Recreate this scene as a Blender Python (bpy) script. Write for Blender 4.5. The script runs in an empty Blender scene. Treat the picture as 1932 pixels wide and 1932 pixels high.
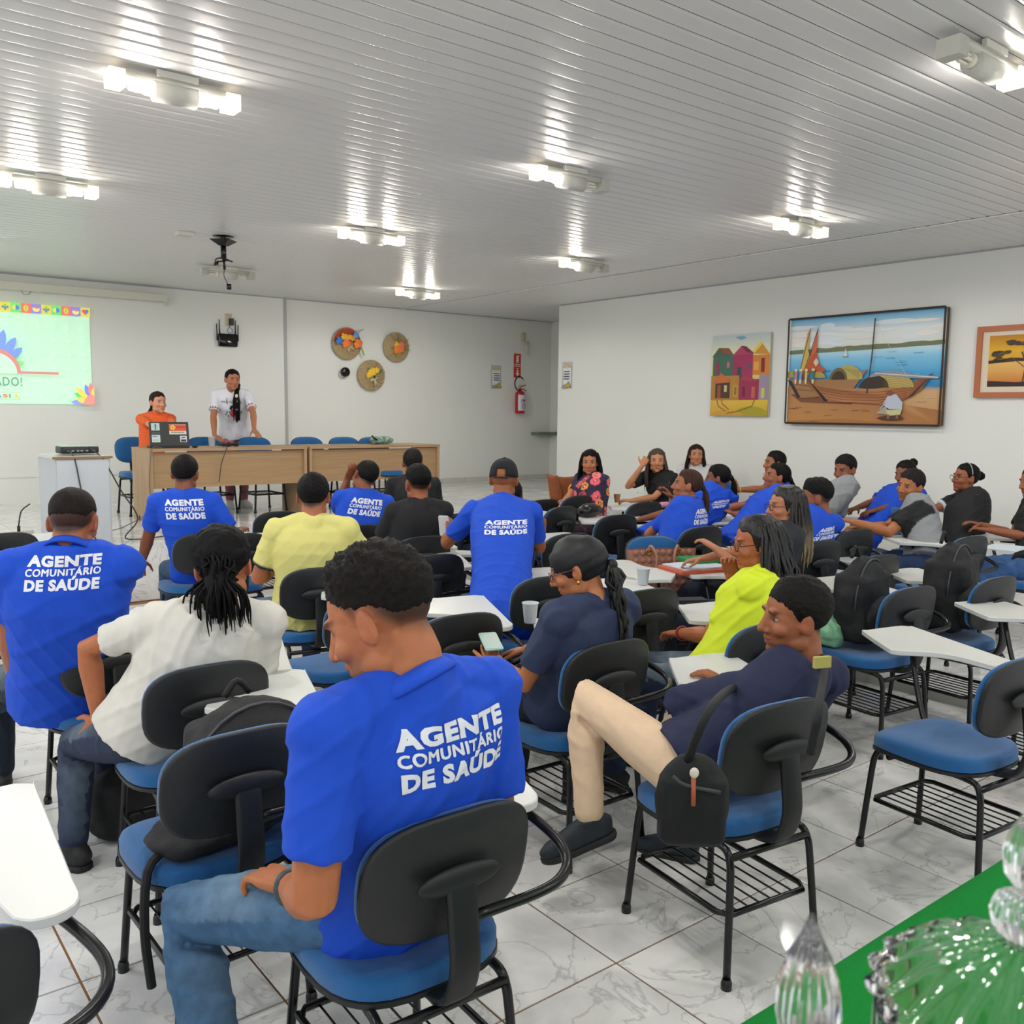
import bpy, bmesh, math, random
import numpy as np
from mathutils import Vector, Matrix
from mathutils.bvhtree import BVHTree
random.seed(7); np.random.seed(7)
SC = bpy.context.scene
COL = SC.collection
# ------------------------------------------------------------------ camera
F, YAW, PIT, ROL = 1726.4, math.radians(51.95), math.radians(6.24), math.radians(0.606)
CAMP = np.array([0.0, 0.0, 1.65])
_fw = np.array([math.cos(YAW)*math.cos(PIT), math.sin(YAW)*math.cos(PIT), -math.sin(PIT)])
_r0 = np.array([math.sin(YAW), -math.cos(YAW), 0.0]); _u0 = np.cross(_r0, _fw)
CR = math.cos(ROL)*_r0 + math.sin(ROL)*_u0
CU = -math.sin(ROL)*_r0 + math.cos(ROL)*_u0
cam = bpy.data.objects.new('camera', bpy.data.cameras.new('camera')); COL.objects.link(cam)
M = Matrix.Identity(4)
for i in range(3):
    M[i][0], M[i][1], M[i][2], M[i][3] = CR[i], CU[i], -_fw[i], CAMP[i]
cam.matrix_world = M
cam.data.sensor_width = 36; cam.data.lens = F/1932*36; cam.data.clip_start = .05
cam.data.dof.use_dof = True; cam.data.dof.focus_distance = 3.4; cam.data.dof.aperture_fstop = cam.data.lens/3.2
SC.camera = cam
SC.view_settings.view_transform = 'Standard'; SC.view_settings.look = 'None'
SC.view_settings.gamma = 1; SC.view_settings.exposure = 0.0
SC.view_settings.use_curve_mapping = False
# ------------------------------------------------------------------ world: added even fill light, let in by the unbuilt left and back walls
W = bpy.data.worlds.new('world'); SC.world = W; W.use_nodes = True
W.node_tree.nodes['Background'].inputs[0].default_value = (.93, .97, 1, 1)
W.node_tree.nodes['Background'].inputs[1].default_value = 1.25
LAMP_W = 23.0

def ray(x, y): return CR*(x-966)/F - CU*(y-966)/F + _fw
def atz(x, y, z): d = ray(x, y); return CAMP + d*(z-CAMP[2])/d[2]
def atY(x, y, Y): d = ray(x, y); return CAMP + d*Y/d[1]
def atX(x, y, X): d = ray(x, y); return CAMP + d*X/d[0]
def atD(x, y, D): return CAMP + ray(x, y)*D
def depth(P): return float((np.array(P)-CAMP) @ _fw)

# ------------------------------------------------------------------ materials
def lin(c):
    if isinstance(c, str):
        c = tuple(int(c[i:i+2], 16)/255 for i in (0, 2, 4))
    return tuple((v/12.92 if v <= .04045 else ((v+.055)/1.055)**2.4) for v in c[:3])
MATS = {}
def mat(name, col='808080', rough=.5, metal=0, bump=0, bscale=200, var=0, vscale=8, spec=.5, attr=False, emis=0, coat=0, stretch=None, sheen=0, trans=0, ior=1.45):
    if name in MATS: return MATS[name]
    m = bpy.data.materials.new(name); m.use_nodes = True; nt = m.node_tree; b = nt.nodes['Principled BSDF']
    c = lin(col); b.inputs['Base Color'].default_value = (*c, 1); b.inputs['Roughness'].default_value = rough
    b.inputs['Metallic'].default_value = metal; b.inputs['Specular IOR Level'].default_value = spec
    b.inputs['Coat Weight'].default_value = coat; b.inputs['Sheen Weight'].default_value = sheen
    b.inputs['Transmission Weight'].default_value = trans; b.inputs['IOR'].default_value = ior
    tc = nt.nodes.new('ShaderNodeTexCoord'); src = tc.outputs['Object']
    if stretch:
        mp = nt.nodes.new('ShaderNodeMapping'); mp.inputs['Scale'].default_value = stretch
        nt.links.new(src, mp.inputs[0]); src = mp.outputs[0]
    colout = None
    if attr:
        a = nt.nodes.new('ShaderNodeAttribute'); a.attribute_name = 'Col'; colout = a.outputs['Color']
    if var:
        n = nt.nodes.new('ShaderNodeTexNoise'); n.inputs['Scale'].default_value = vscale; n.inputs['Detail'].default_value = 5
        nt.links.new(src, n.inputs['Vector'])
        r = nt.nodes.new('ShaderNodeMapRange'); r.inputs[1].default_value = .3; r.inputs[2].default_value = .7
        r.inputs[3].default_value = 1-var; r.inputs[4].default_value = 1+var
        nt.links.new(n.outputs['Fac'], r.inputs[0])
        mx = nt.nodes.new('ShaderNodeVectorMath'); mx.operation = 'SCALE'
        if colout is not None: nt.links.new(colout, mx.inputs[0])
        else: mx.inputs[0].default_value = c
        nt.links.new(r.outputs[0], mx.inputs['Scale']); colout = mx.outputs[0]
    if colout is not None: nt.links.new(colout, b.inputs['Base Color'])
    if emis:
        b.inputs['Emission Strength'].default_value = emis
        if colout is not None: nt.links.new(colout, b.inputs['Emission Color'])
        else: b.inputs['Emission Color'].default_value = (*c, 1)
    if bump:
        n2 = nt.nodes.new('ShaderNodeTexNoise'); n2.inputs['Scale'].default_value = bscale; n2.inputs['Detail'].default_value = 4
        nt.links.new(src, n2.inputs['Vector'])
        bp = nt.nodes.new('ShaderNodeBump'); bp.inputs['Strength'].default_value = bump; bp.inputs['Distance'].default_value = .004
        nt.links.new(n2.outputs['Fac'], bp.inputs['Height']); nt.links.new(bp.outputs[0], b.inputs['Normal'])
    MATS[name] = m
    return m

def tile_mat():
    m = mat('glazed_marble_tile', 'e4e4e1', .10, spec=.55); nt = m.node_tree; b = nt.nodes['Principled BSDF']
    g = nt.nodes.new('ShaderNodeNewGeometry'); n = nt.nodes.new('ShaderNodeTexNoise'); n.inputs['Scale'].default_value = 3.2; n.inputs['Detail'].default_value = 9; n.inputs['Distortion'].default_value = 1.1
    n.noise_dimensions = '4D'; oi = nt.nodes.new('ShaderNodeObjectInfo'); ml = nt.nodes.new('ShaderNodeMath'); ml.operation = 'MULTIPLY'; ml.inputs[1].default_value = 30
    nt.links.new(oi.outputs['Random'], ml.inputs[0]); nt.links.new(ml.outputs[0], n.inputs['W'])
    nt.links.new(g.outputs['Position'], n.inputs['Vector'])
    r = nt.nodes.new('ShaderNodeValToRGB'); e = r.color_ramp.elements
    e[0].position = .33; e[0].color = (*lin('d2d2d1'), 1); e[1].position = .62; e[1].color = (*lin('efeeea'), 1)
    nt.links.new(n.outputs['Fac'], r.inputs[0])
    n2 = nt.nodes.new('ShaderNodeTexNoise'); n2.noise_dimensions = '4D'; n2.inputs['Scale'].default_value = 2.4; n2.inputs['Detail'].default_value = 8; n2.inputs['Distortion'].default_value = 1.8
    nt.links.new(ml.outputs[0], n2.inputs['W']); nt.links.new(g.outputs['Position'], n2.inputs['Vector'])
    s = nt.nodes.new('ShaderNodeMath'); s.operation = 'SUBTRACT'; s.inputs[1].default_value = .5; nt.links.new(n2.outputs['Fac'], s.inputs[0])
    ab = nt.nodes.new('ShaderNodeMath'); ab.operation = 'ABSOLUTE'; nt.links.new(s.outputs[0], ab.inputs[0])
    mr = nt.nodes.new('ShaderNodeMapRange'); mr.inputs[1].default_value = 0; mr.inputs[2].default_value = .012; mr.inputs[3].default_value = .5; mr.inputs[4].default_value = 0
    nt.links.new(ab.outputs[0], mr.inputs[0])
    mx = nt.nodes.new('ShaderNodeMix'); mx.data_type = 'RGBA'; nt.links.new(mr.outputs[0], mx.inputs[0]); nt.links.new(r.outputs[0], mx.inputs[6]); mx.inputs[7].default_value = (*lin('9c9c9d'), 1)
    nt.links.new(mx.outputs[2], b.inputs['Base Color'])
    return m
def wood_mat(name, c1, c2, sc=(1.5, 14, 30)):
    m = mat(name, c1, .45); nt = m.node_tree; b = nt.nodes['Principled BSDF']
    tc = nt.nodes.new('ShaderNodeTexCoord'); mp = nt.nodes.new('ShaderNodeMapping'); mp.inputs['Scale'].default_value = sc
    n = nt.nodes.new('ShaderNodeTexNoise'); n.inputs['Scale'].default_value = 1.6; n.inputs['Detail'].default_value = 7
    nt.links.new(tc.outputs['Object'], mp.inputs[0]); nt.links.new(mp.outputs[0], n.inputs['Vector'])
    r = nt.nodes.new('ShaderNodeValToRGB'); e = r.color_ramp.elements
    e[0].position = .3; e[0].color = (*lin(c2), 1); e[1].position = .7; e[1].color = (*lin(c1), 1)
    nt.links.new(n.outputs['Fac'], r.inputs[0]); nt.links.new(r.outputs[0], b.inputs['Base Color'])
    return m

# ------------------------------------------------------------------ mesh helpers
class G:
    def __init__(s): s.v = []; s.f = []; s.n = 0; s.c = []
    def add(s, v, f, c=None):
        v = np.asarray(v, float).reshape(-1, 3)
        s.v.append(v); s.f += [tuple(i+s.n for i in q) for q in f]; s.n += len(v)
        if c is not None:
            cc = np.array(c, float)
            s.c.append(np.tile(cc, (len(v), 1)) if cc.ndim == 1 else cc)
        return s
    def box(s, c, d, rot=None, bev=0, col=None):
        c = np.array(c, float); h = np.array(d, float)/2
        V = np.array([[x, y, z] for x in (-1, 1) for y in (-1, 1) for z in (-1, 1)])*h
        Fc = [(0,1,3,2),(4,6,7,5),(0,4,5,1),(2,3,7,6),(0,2,6,4),(1,5,7,3)]
        if rot is not None: V = V @ np.array(rot).T
        return s.add(V+c, Fc, lin(col) if col else None)
    def mesh(s, name):
        me = bpy.data.meshes.new(name); V = np.concatenate(s.v) if s.v else np.zeros((0, 3))
        me.from_pydata(V.tolist(), [], s.f); me.update()
        if s.c:
            a = me.color_attributes.new('Col', 'FLOAT_COLOR', 'POINT'); C = np.concatenate(s.c)
            a.data.foreach_set('color', np.hstack([C, np.ones((len(C), 1))]).ravel())
        return me
def catmull(P, k=6):
    P = np.asarray(P, float)
    if len(P) < 3: 
        t = np.linspace(0, 1, k+1)[:, None]; return P[0]*(1-t)+P[1]*t
    Q = np.vstack([2*P[0]-P[1], P, 2*P[-1]-P[-2]]); out = []
    for i in range(1, len(Q)-2):
        for j in range(k):
            t = j/k; a, b, c, d = Q[i-1], Q[i], Q[i+1], Q[i+2]
            out.append(.5*((2*b)+(-a+c)*t+(2*a-5*b+4*c-d)*t*t+(-a+3*b-3*c+d)*t**3))
    out.append(Q[-2]); return np.array(out)
def rotz(a):
    c, s = math.cos(a), math.sin(a); return np.array([[c, -s, 0], [s, c, 0], [0, 0, 1.]])
def unit(v): v = np.asarray(v, float); n = np.linalg.norm(v); return v/n if n > 1e-9 else v
def loft(g, C, RX, RY, X, seg=16, e=2.0, cap=True, col=None, Yv=None):
    """rings: centres C, radii, lateral vectors X; Y = tangent x X"""
    C = np.asarray(C, float); n = len(C); T = np.gradient(C, axis=0)
    th = np.arange(seg)*2*math.pi/seg; co = np.sign(np.cos(th))*abs(np.cos(th))**(2/e); si = np.sign(np.sin(th))*abs(np.sin(th))**(2/e)
    V = []
    for i in range(n):
        x = unit(X[i] if np.ndim(X) > 1 else X); t = unit(T[i]); x = unit(x-t*(x@t)); y = np.cross(t, x)
        V.append(C[i]+np.outer(co, x)*RX[i]+np.outer(si, y)*RY[i])
    V = np.concatenate(V); Fc = []
    for i in range(n-1):
        for j in range(seg):
            k = (j+1) % seg; Fc.append((i*seg+j, i*seg+k, (i+1)*seg+k, (i+1)*seg+j))
    if cap: Fc.append(tuple(range(seg))[::-1]); Fc.append(tuple((n-1)*seg+j for j in range(seg)))
    g.add(V, Fc, lin(col) if isinstance(col, str) else col)
def tube(g, P, R, seg=10, smooth=0, round_=False, col=None):
    P = np.asarray(P, float); R = np.array([R]*len(P) if np.isscalar(R) else R, float)
    if smooth:
        Rr = catmull(np.stack([R, R*0, R*0], 1), smooth)[:, 0]; P = catmull(P, smooth); R = np.maximum(Rr, 1e-4)
    keep = [0]+[i for i in range(1, len(P)) if np.linalg.norm(P[i]-P[i-1]) > 1e-6]; P = P[keep]; R = R[keep]
    if round_:
        def capr(p, t, r):
            return [(p+t*r*math.sin(a), r*math.cos(a)) for a in (math.radians(80), math.radians(50), math.radians(22))]
        a = capr(P[0], unit(P[0]-P[1]), R[0]); b = capr(P[-1], unit(P[-1]-P[-2]), R[-1])
        P = np.array([q[0] for q in a]+list(P)+[q[0] for q in b[::-1]]); R = np.array([q[1] for q in a]+list(R)+[q[1] for q in b[::-1]])
    T = np.gradient(P, axis=0); x = np.cross(T[0], [0, 0, 1.])
    if np.linalg.norm(x) < 1e-3*np.linalg.norm(T[0])+1e-9: x = np.array([1., 0, 0])
    X = []
    for t in T:
        t = unit(t); x = unit(x-t*(x@t)); X.append(x.copy())
    loft(g, P, R, R, np.array(X), seg, col=col)
def ellip(g, c, r, R=None, seg=16, rings=10, col=None):
    V = []; Fc = []
    for i in range(rings+1):
        ph = -math.pi/2+math.pi*i/rings
        for j in range(seg):
            a = 2*math.pi*j/seg; V.append((r[0]*math.cos(ph)*math.cos(a), r[1]*math.cos(ph)*math.sin(a), r[2]*math.sin(ph)))
    V = np.array(V)
    if R is not None: V = V @ np.array(R).T
    for i in range(rings):
        for j in range(seg):
            k = (j+1) % seg; Fc.append((i*seg+j, i*seg+k, (i+1)*seg+k, (i+1)*seg+j))
    g.add(V+np.array(c), Fc, lin(col) if isinstance(col, str) else col)
def lathe(g, prof, c=(0, 0, 0), seg=32, col=None, R=None):
    V = []; Fc = []
    for r, z in prof:
        for j in range(seg):
            a = 2*math.pi*j/seg; V.append((r*math.cos(a), r*math.sin(a), z))
    V = np.array(V)
    if R is not None: V = V @ np.array(R).T
    for i in range(len(prof)-1):
        for j in range(seg):
            k = (j+1) % seg; Fc.append((i*seg+j, i*seg+k, (i+1)*seg+k, (i+1)*seg+j))
    g.add(V+np.array(c), Fc, lin(col) if isinstance(col, str) else col)
def slab(g, outline, z0, z1, bev=.004, M3=None, off=(0, 0, 0), col=None):
    """prism of a 2-D outline with small bevel"""
    O = np.array(outline, float); n = len(O); cen = O.mean(0)
    def inset(d):
        out = []
        for i in range(n):
            a, b, c = O[i-1], O[i], O[(i+1) % n]; e1 = b-a; e2 = c-b
            n1 = np.array([e1[1], -e1[0]]); n2 = np.array([e2[1], -e2[0]]); m = n1/(np.linalg.norm(n1)+1e-9)+n2/(np.linalg.norm(n2)+1e-9)
            out.append(b-unit(m)*d)
        return np.array(out)
    area = sum(O[i-1][0]*O[i][1]-O[i][0]*O[i-1][1] for i in range(n))
    if area < 0: O = O[::-1]
    I = inset(bev); L = [(I, z0), (O, z0+bev), (O, z1-bev), (I, z1)] if bev else [(O, z0), (O, z1)]
    V = np.concatenate([np.column_stack([p, np.full(n, z)]) for p, z in L])
    if M3 is not None: V = V @ np.array(M3).T
    Fc = []
    for i in range(len(L)-1):
        for j in range(n):
            k = (j+1) % n; Fc.append((i*n+j, i*n+k, (i+1)*n+k, (i+1)*n+j))
    Fc.append(tuple(range(n))[::-1]); Fc.append(tuple((len(L)-1)*n+j for j in range(n)))
    g.add(V+np.array(off), Fc, lin(col) if isinstance(col, str) else col)
def rrect(w, h, r, seg=5, cx=0, cy=0):
    P = []
    for sx, sy, a0 in ((1, 1, 0), (-1, 1, 90), (-1, -1, 180), (1, -1, 270)):
        for i in range(seg+1):
            a = math.radians(a0+90*i/seg); P.append((cx+sx*(w/2-r)+r*math.cos(a), cy+sy*(h/2-r)+r*math.sin(a)))
    return P
def supere(w, h, e=2.8, n=28):
    P = []
    for i in range(n):
        a = 2*math.pi*i/n; c, s = math.cos(a), math.sin(a)
        P.append((w/2*math.copysign(abs(c)**(2/e), c), h/2*math.copysign(abs(s)**(2/e), s)))
    return P

def link(name, g, m, parent=None, loc=None, smooth=True):
    me = g if isinstance(g, bpy.types.Mesh) else g.mesh(name)
    if m is not None and not me.materials: me.materials.append(m)
    if smooth: me.shade_smooth() if hasattr(me, 'shade_smooth') else None
    o = bpy.data.objects.new(name, me); COL.objects.link(o)
    if parent is not None: o.parent = parent
    if loc is not None: o.location = loc
    return o
def autosmooth(o, ang=35):
    me = o.data; me.set_sharp_from_angle(angle=math.radians(ang)); return o
def empty(name, loc, rz=0, label=None, cat=None, group=None):
    o = bpy.data.objects.new(name, None); COL.objects.link(o); o.location = loc; o.rotation_euler = (0, 0, rz)
    o.empty_display_size = .1
    tag(o, label, cat, group); return o
def tag(o, label=None, cat=None, group=None, kind=None):
    if label: o['label'] = label
    if cat: o['category'] = cat
    if group: o['group'] = group
    if kind: o['kind'] = kind
    return o
def copy_tree(o, parent=None):
    c = o.copy(); COL.objects.link(c); c.parent = parent
    for ch in list(o.children): copy_tree(ch, c)
    return c
def origin_mesh(o):
    """move the origin of a world-space mesh to its base centre"""
    me = o.data; n = len(me.vertices); a = np.empty(n*3); me.vertices.foreach_get('co', a); a = a.reshape(-1, 3)
    b = np.array([a[:, 0].mean(), a[:, 1].mean(), a[:, 2].min()]); a -= b; me.vertices.foreach_set('co', a.ravel()); me.update()
    o.location = Vector(b)+o.location
    return o
def thing(name, g, m, label, cat, group=None, smooth=True, sharp=True):
    o = link(name, g, m, None, None, smooth); origin_mesh(o)
    if sharp: autosmooth(o)
    return tag(o, label, cat, group)

# text meshes
_txt = {}
def text2d(s, bold=.03, sub=.0, width=1.0):
    """triangulated flat text, normalised to width 1 and starting at x=0,y=0"""
    key = (s, bold, sub)
    if key in _txt: return _txt[key]
    c = bpy.data.curves.new('t', 'FONT'); c.body = s; c.size = 1; c.offset = bold; c.resolution_u = 3; c.space_character = 1.10
    o = bpy.data.objects.new('t', c); COL.objects.link(o)
    dg = bpy.context.evaluated_depsgraph_get(); me = bpy.data.meshes.new_from_object(o.evaluated_get(dg))
    bpy.data.objects.remove(o); bpy.data.curves.remove(c)
    bm = bmesh.new(); bm.from_mesh(me); bmesh.ops.remove_doubles(bm, verts=bm.verts, dist=1e-4)
    bmesh.ops.triangulate(bm, faces=bm.faces)
    wid = max(v.co.x for v in bm.verts)-min(v.co.x for v in bm.verts)
    if sub:
        for _ in range(4):
            es = [e for e in bm.edges if e.calc_length() > sub*wid]
            if not es: break
            bmesh.ops.subdivide_edges(bm, edges=es, cuts=1); bmesh.ops.triangulate(bm, faces=bm.faces)
    bm.verts.index_update()
    V = np.array([v.co[:2] for v in bm.verts]); Fc = [tuple(v.index for v in f.verts) for f in bm.faces]
    bm.free(); bpy.data.meshes.remove(me)
    V -= V.min(0); w = V[:, 0].max(); V = V/w
    _txt[key] = (V, Fc, V[:, 1].max()); return _txt[key]

# flat art on a plane: list of shapes, all one mesh with a colour attribute
class Art:
    def __init__(s, o, ux, uy, n, step=.0004): s.o, s.ux, s.uy, s.nn = map(lambda q: np.array(q, float), (o, ux, uy, n)); s.k = 0; s.step = step; s.g = G(); s.clip = False
    def P(s, uv, lift): uv = np.atleast_2d(uv); return s.o+uv[:, :1]*s.ux+uv[:, 1:2]*s.uy+s.nn*lift
    def poly(s, pts, col):
        s.k += 1; pts = np.array(pts, float); pts = np.clip(pts, 0, 1) if s.clip else pts; V = s.P(pts, s.k*s.step)
        c = lin(col) if isinstance(col, str) else [lin(q) for q in col]
        s.g.add(V, [tuple(range(len(pts)))], c); return s
    def rect(s, x0, y0, x1, y1, col): return s.poly([(x0, y0), (x1, y0), (x1, y1), (x0, y1)], col)
    def grad(s, x0, y0, x1, y1, stops):
        s.k += 1; V = []; C = []; Fc = []
        for i, (t, c) in enumerate(stops):
            for x in (x0, x1): V.append((x, y0+(y1-y0)*t)); C.append(lin(c))
            if i: Fc.append((2*i-2, 2*i-1, 2*i+1, 2*i))
        s.g.add(s.P(np.array(V), s.k*s.step), Fc, np.array(C)); return s
    def disc(s, x, y, rx, ry, col, n=20, a0=0, a1=360):
        p = [(x+rx*math.cos(math.radians(a0+(a1-a0)*i/n)), y+ry*math.sin(math.radians(a0+(a1-a0)*i/n))) for i in range(n+(a1-a0 < 360))]
        return s.poly(p, col)
    def line(s, pts, w, col):
        s.k += 1; asp = 1
        for a, b in zip(pts[:-1], pts[1:]):
            a = np.array(a, float); b = np.array(b, float); A = s.P(a, 0)[0]; B = s.P(b, 0)[0]; d = unit(B-A); n = np.cross(d, s.nn)*w/2; L = s.nn*s.k*s.step
            s.g.add([A-n+L, B-n+L, B+n+L, A+n+L], [(0, 1, 2, 3)], lin(col))
        return s
    def text(s, t, x, y, w, col, bold=.03, h=None):
        V, Fc, hh = text2d(t, bold); s.k += 1; nu = np.linalg.norm(s.ux); nv = np.linalg.norm(s.uy)
        sy = (h/hh) if h else w*nu/nv
        uv = np.column_stack([x+V[:, 0]*w, y+V[:, 1]*sy]); s.g.add(s.P(uv, s.k*s.step), Fc, lin(col)); return s
    def scribble(s, x, y, w, h, col, rows=4, seed=1):
        """unreadable lines of small print, as strokes of uneven words"""
        r = random.Random(seed)
        for i in range(rows):
            yy = y+h*(1-(i+.5)/rows); xx = x+r.random()*w*.06
            while xx < x+w*.97:
                ww = min(w*(.08+.16*r.random()), x+w-xx); s.rect(xx, yy-h/rows*.22, xx+ww, yy+h/rows*.22, col); xx += ww+w*.025
        return s

# ------------------------------------------------------------------ material set
FLOORM = tile_mat()
GROUT = mat('grout', '94683e', .8)
WALL = mat('wall_paint', 'e2e2dc', .62, var=.015, vscale=1.2, bump=.06, bscale=60)
WALLG = mat('wall_edge_paint', 'a9aba8', .6)
PVC = mat('pvc_ceiling', 'd6d6d4', .32, spec=.5)
BLK = mat('black_plastic', '1d1f20', .42, bump=.25, bscale=420)
TUBE = mat('black_enamel_tube', '0d0e10', .28)
BLUEF = mat('blue_upholstery', '0f5a94', .85, bump=.5, bscale=500, var=.1, vscale=5, sheen=.3)
WHT = mat('white_laminate', 'd3d4cf', .35, var=.01)
EDGE = mat('grey_edge_band', 'a8a69c', .5)
WOOD = wood_mat('maple_laminate', 'b39572', '9c7d5c')
WOODV = wood_mat('maple_laminate_upright', 'b39572', 'a08060', (12, 12, .9))
GLASS = mat('clear_glass', 'ffffff', .03, trans=1, ior=1.5)
CORD = mat('cord', '3a3a38', .5)
BLACKC = mat('black_nylon', '131416', .7, bump=.5, bscale=260, var=.25, vscale=12)
PAINT = mat('painted_print', 'ffffff', .55, attr=True, bump=.15, bscale=120)
PRINT = mat('printed_paper', 'ffffff', .5, attr=True)
ART = mat('object_print', 'ffffff', .5, attr=True)
HOUS = mat('luminaire_plastic', 'c9c8be', .45)
BULB = mat('lit_lamp', 'fff9ef', .5, emis=125)
BULBOFF = mat('unlit_lamp', 'dedacb', .3)

S = .5          # stage height
YF = 12.27      # front wall
XR = 8.87       # right wall
# ------------------------------------------------------------------ room
def struct(name, g, m, sm=False):
    o = link(name, g, m, None, None, sm); o['kind'] = 'structure'; return o
TILE = .434
TX0, TY0 = 1.861+.434*.0, 1.844   # a grout crossing measured on the floor
floor = struct('floor', G().box((4.2, 3.0, -.056), (14, 10.2, .1)), GROUT)
tg = G(); hh = TILE/2-.0035
slab(tg, [(-hh, -hh), (hh, -hh), (hh, hh), (-hh, hh)], -.006, 0, .0015)
tme = tg.mesh('tile'); tme.materials.append(FLOORM)
cells = []
for i in range(-6, 9):
    for j in range(-6, 15):
        cx = TX0+TILE*(i+.5); cy = TY0+TILE*(j+.5)
        if cx > 5.25 or cy > 8.0: continue
        cells.append((cx, cy))
def vis(p):
    d = depth((p[0], p[1], 0))
    if d < .5: return 9e9
    q = np.array([p[0], p[1], 0])-CAMP; x = F*(q@CR)/d; y = -F*(q@CU)/d
    return d+(0 if abs(x) < 1150 and abs(y) < 1250 else 50)
cells.sort(key=vis)
for k, (cx, cy) in enumerate(cells[:295]):
    o = bpy.data.objects.new('floor_tile', tme); COL.objects.link(o); o.parent = floor; o.location = (cx, cy, 0)
g = G()
for cx, cy in cells[295:]: slab(g, [(cx-hh, cy-hh), (cx+hh, cy-hh), (cx+hh, cy+hh), (cx-hh, cy+hh)], -.006, 0, 0)
if g.n: o = link('floor_tile_field', g, FLOORM, floor, None, False); o['kind'] = 'stuff'
# low platform along the right wall
XP = 5.17
plat = struct('floor_side_platform', G().box(((XP+XR+2)/2, 3.6, -.01), (XR+2-XP, 9.0, .128)), GROUT)
g = G(); nn = 0
for i in range(0, 13):
    for j in range(-6, 15):
        cx = XP+TILE*(i+.5)+.004; cy = TY0+TILE*(j+.5)
        if cy > 8.0 or cx > 10.8 or cy < -1: continue
        nn += 1
        if cy > 1 and cx < 9.0 and nn < 290:
            o = bpy.data.objects.new('floor_tile', tme); COL.objects.link(o); o.parent = plat; o.location = (cx, cy, .06)
        else: slab(g, [(cx-hh, cy-hh), (cx+hh, cy-hh), (cx+hh, cy+hh), (cx-hh, cy+hh)], .054, .06, 0)
o = link('floor_tile_field', g, FLOORM, plat, None, False); o['kind'] = 'stuff'
link('riser', G().box((XP-.003, 3.6, .027), (.008, 9, .062)), mat('grey_riser', 'b2b0aa', .4), plat, None, False)
# stage
YS = 8.05
stage = struct('floor_stage', G().box((5.0, (YS+13)/2, S/2-.004), (14, 13-YS, S)), mat('pale_grout', 'b5b2a6', .7))
tg = G(); hs = .5/2-.0025
slab(tg, [(-hs, -hs), (hs, -hs), (hs, hs), (-hs, hs)], -.005, 0, .0015); sme = tg.mesh('stage_tile'); sme.materials.append(FLOORM)
for i in range(0, 23):
    for j in range(0, 9):
        o = bpy.data.objects.new('floor_tile', sme); COL.objects.link(o); o.parent = stage; o.location = (-.2+.5*i, YS+.01+.5*(j+.5), S)
g = G()
for i in range(23): g.box((-.2+.5*i, YS-.004, S/2), (.494, .01, S-.01))
link('riser_tiles', g, FLOORM, stage, None, False)['kind'] = 'stuff'
# walls
wf = struct('wall_front', G().box(((5.5+10.43)/2, YF+.1, 1.6), (10.43-5.5, .2, 3.3)), WALL)
wfl = struct('wall_front_left', G().box((2.25, YF+.07, 1.6), (6.5, .2, 3.3)), WALL)
struct('trim_1', G().box((5.505, YF-.012, 1.85), (.045, .05, 2.7)), WALLG)
g = G().box((2.2, YF-.045, .65), (6.4, .03, .33)); g.box((2.2, YF-.05, .815), (6.4, .05, .012))
struct('baseboard_front_left', g, WALL)
bb = struct('baseboard_front', G().box((7.97, YF-.006, S+.037), (4.9, .012, .074)), mat('pale_grout'))
g = G().box((0, 0, 0), (.43, .01, .07)); bme = g.mesh('b'); bme.materials.append(mat('baseboard_tile', 'c9c8c0', .3))
for i in range(11):
    o = bpy.data.objects.new('baseboard_tile', bme); COL.objects.link(o); o.parent = bb; o.location = (5.77+.437*i, YF-.015, S+.036)
wr = struct('wall_right', G().box((XR+.1, (10.27-1)/2+.0, 1.6), (.2, 11.27, 3.3)), WALL)
struct('wall_side_passage', G().box((10.53, 11.3, 1.6), (.2, 3.0, 3.3)), WALL)
struct('wall_passage_end', G().box((9.9, 9.7, 1.6), (1.9, .12, 3.3)), WALL)
g = G(); tube(g, [(10.0, YF-.06, 1.285), (10.42, YF-.06, 1.285)], .026, 10)
sh = thing('counter_shelf', G().box((10.21, YF-.10, 1.285), (.42, .2, .05)), mat('green_grey_laminate', '6d7a67', .5), 'narrow green-grey wall shelf at the passage corner, right end of front wall', 'shelf')
g = G(); ellip(g, (10.36, 11.6, 1.2), (.05, .05, .035)); thing('wall_fitting', g, mat('green_grey_laminate'), 'small rounded grey-green fitting just below the wall shelf in the passage', 'fitting')
# ceiling of PVC planks
ceil = struct('ceiling', G().box((5, 5.6, 3.26), (12, 15, .06)), mat('ceiling_void', '6a6a6a', .8))
PW = .12
def plank(L):
    g = G(); prof = []
    n = 12
    for i in range(n+1):
        t = i/n; y = -PW/2+.0016+t*(PW-.0032)
        z = -.0013*math.sin(math.pi*t)**.4 - .0002*math.cos(t*math.pi*2*4) if 0 < t < 1 else .004
        prof.append((y, z))
    V = []; 
    for x in (0, L):
        for y, z in prof: V.append((x, y, z))
    m = len(prof); Fc = [(i, i+m, i+m+1, i+1) for i in range(m-1)]; g.add(V, Fc)
    me = g.mesh('plank'); me.materials.append(PVC); me.shade_smooth(); return me
p1 = plank(8.41); p2 = plank(3.2)
for i in range(-4, 104):
    y = PW*(i+.5)+.02
    if y > YF: break
    o = bpy.data.objects.new('ceiling_plank', p1); COL.objects.link(o); o.parent = ceil; o.location = (-1.0, y, 3.2)
    o = bpy.data.objects.new('ceiling_plank', p2); COL.objects.link(o); o.parent = ceil; o.location = (7.43, y, 3.2)
link('joint_strip', G().box((7.42, 5.5, 3.192), (.035, 14, .008)), mat('pvc_trim', 'd4d5d5', .3), ceil, None, False)
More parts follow.
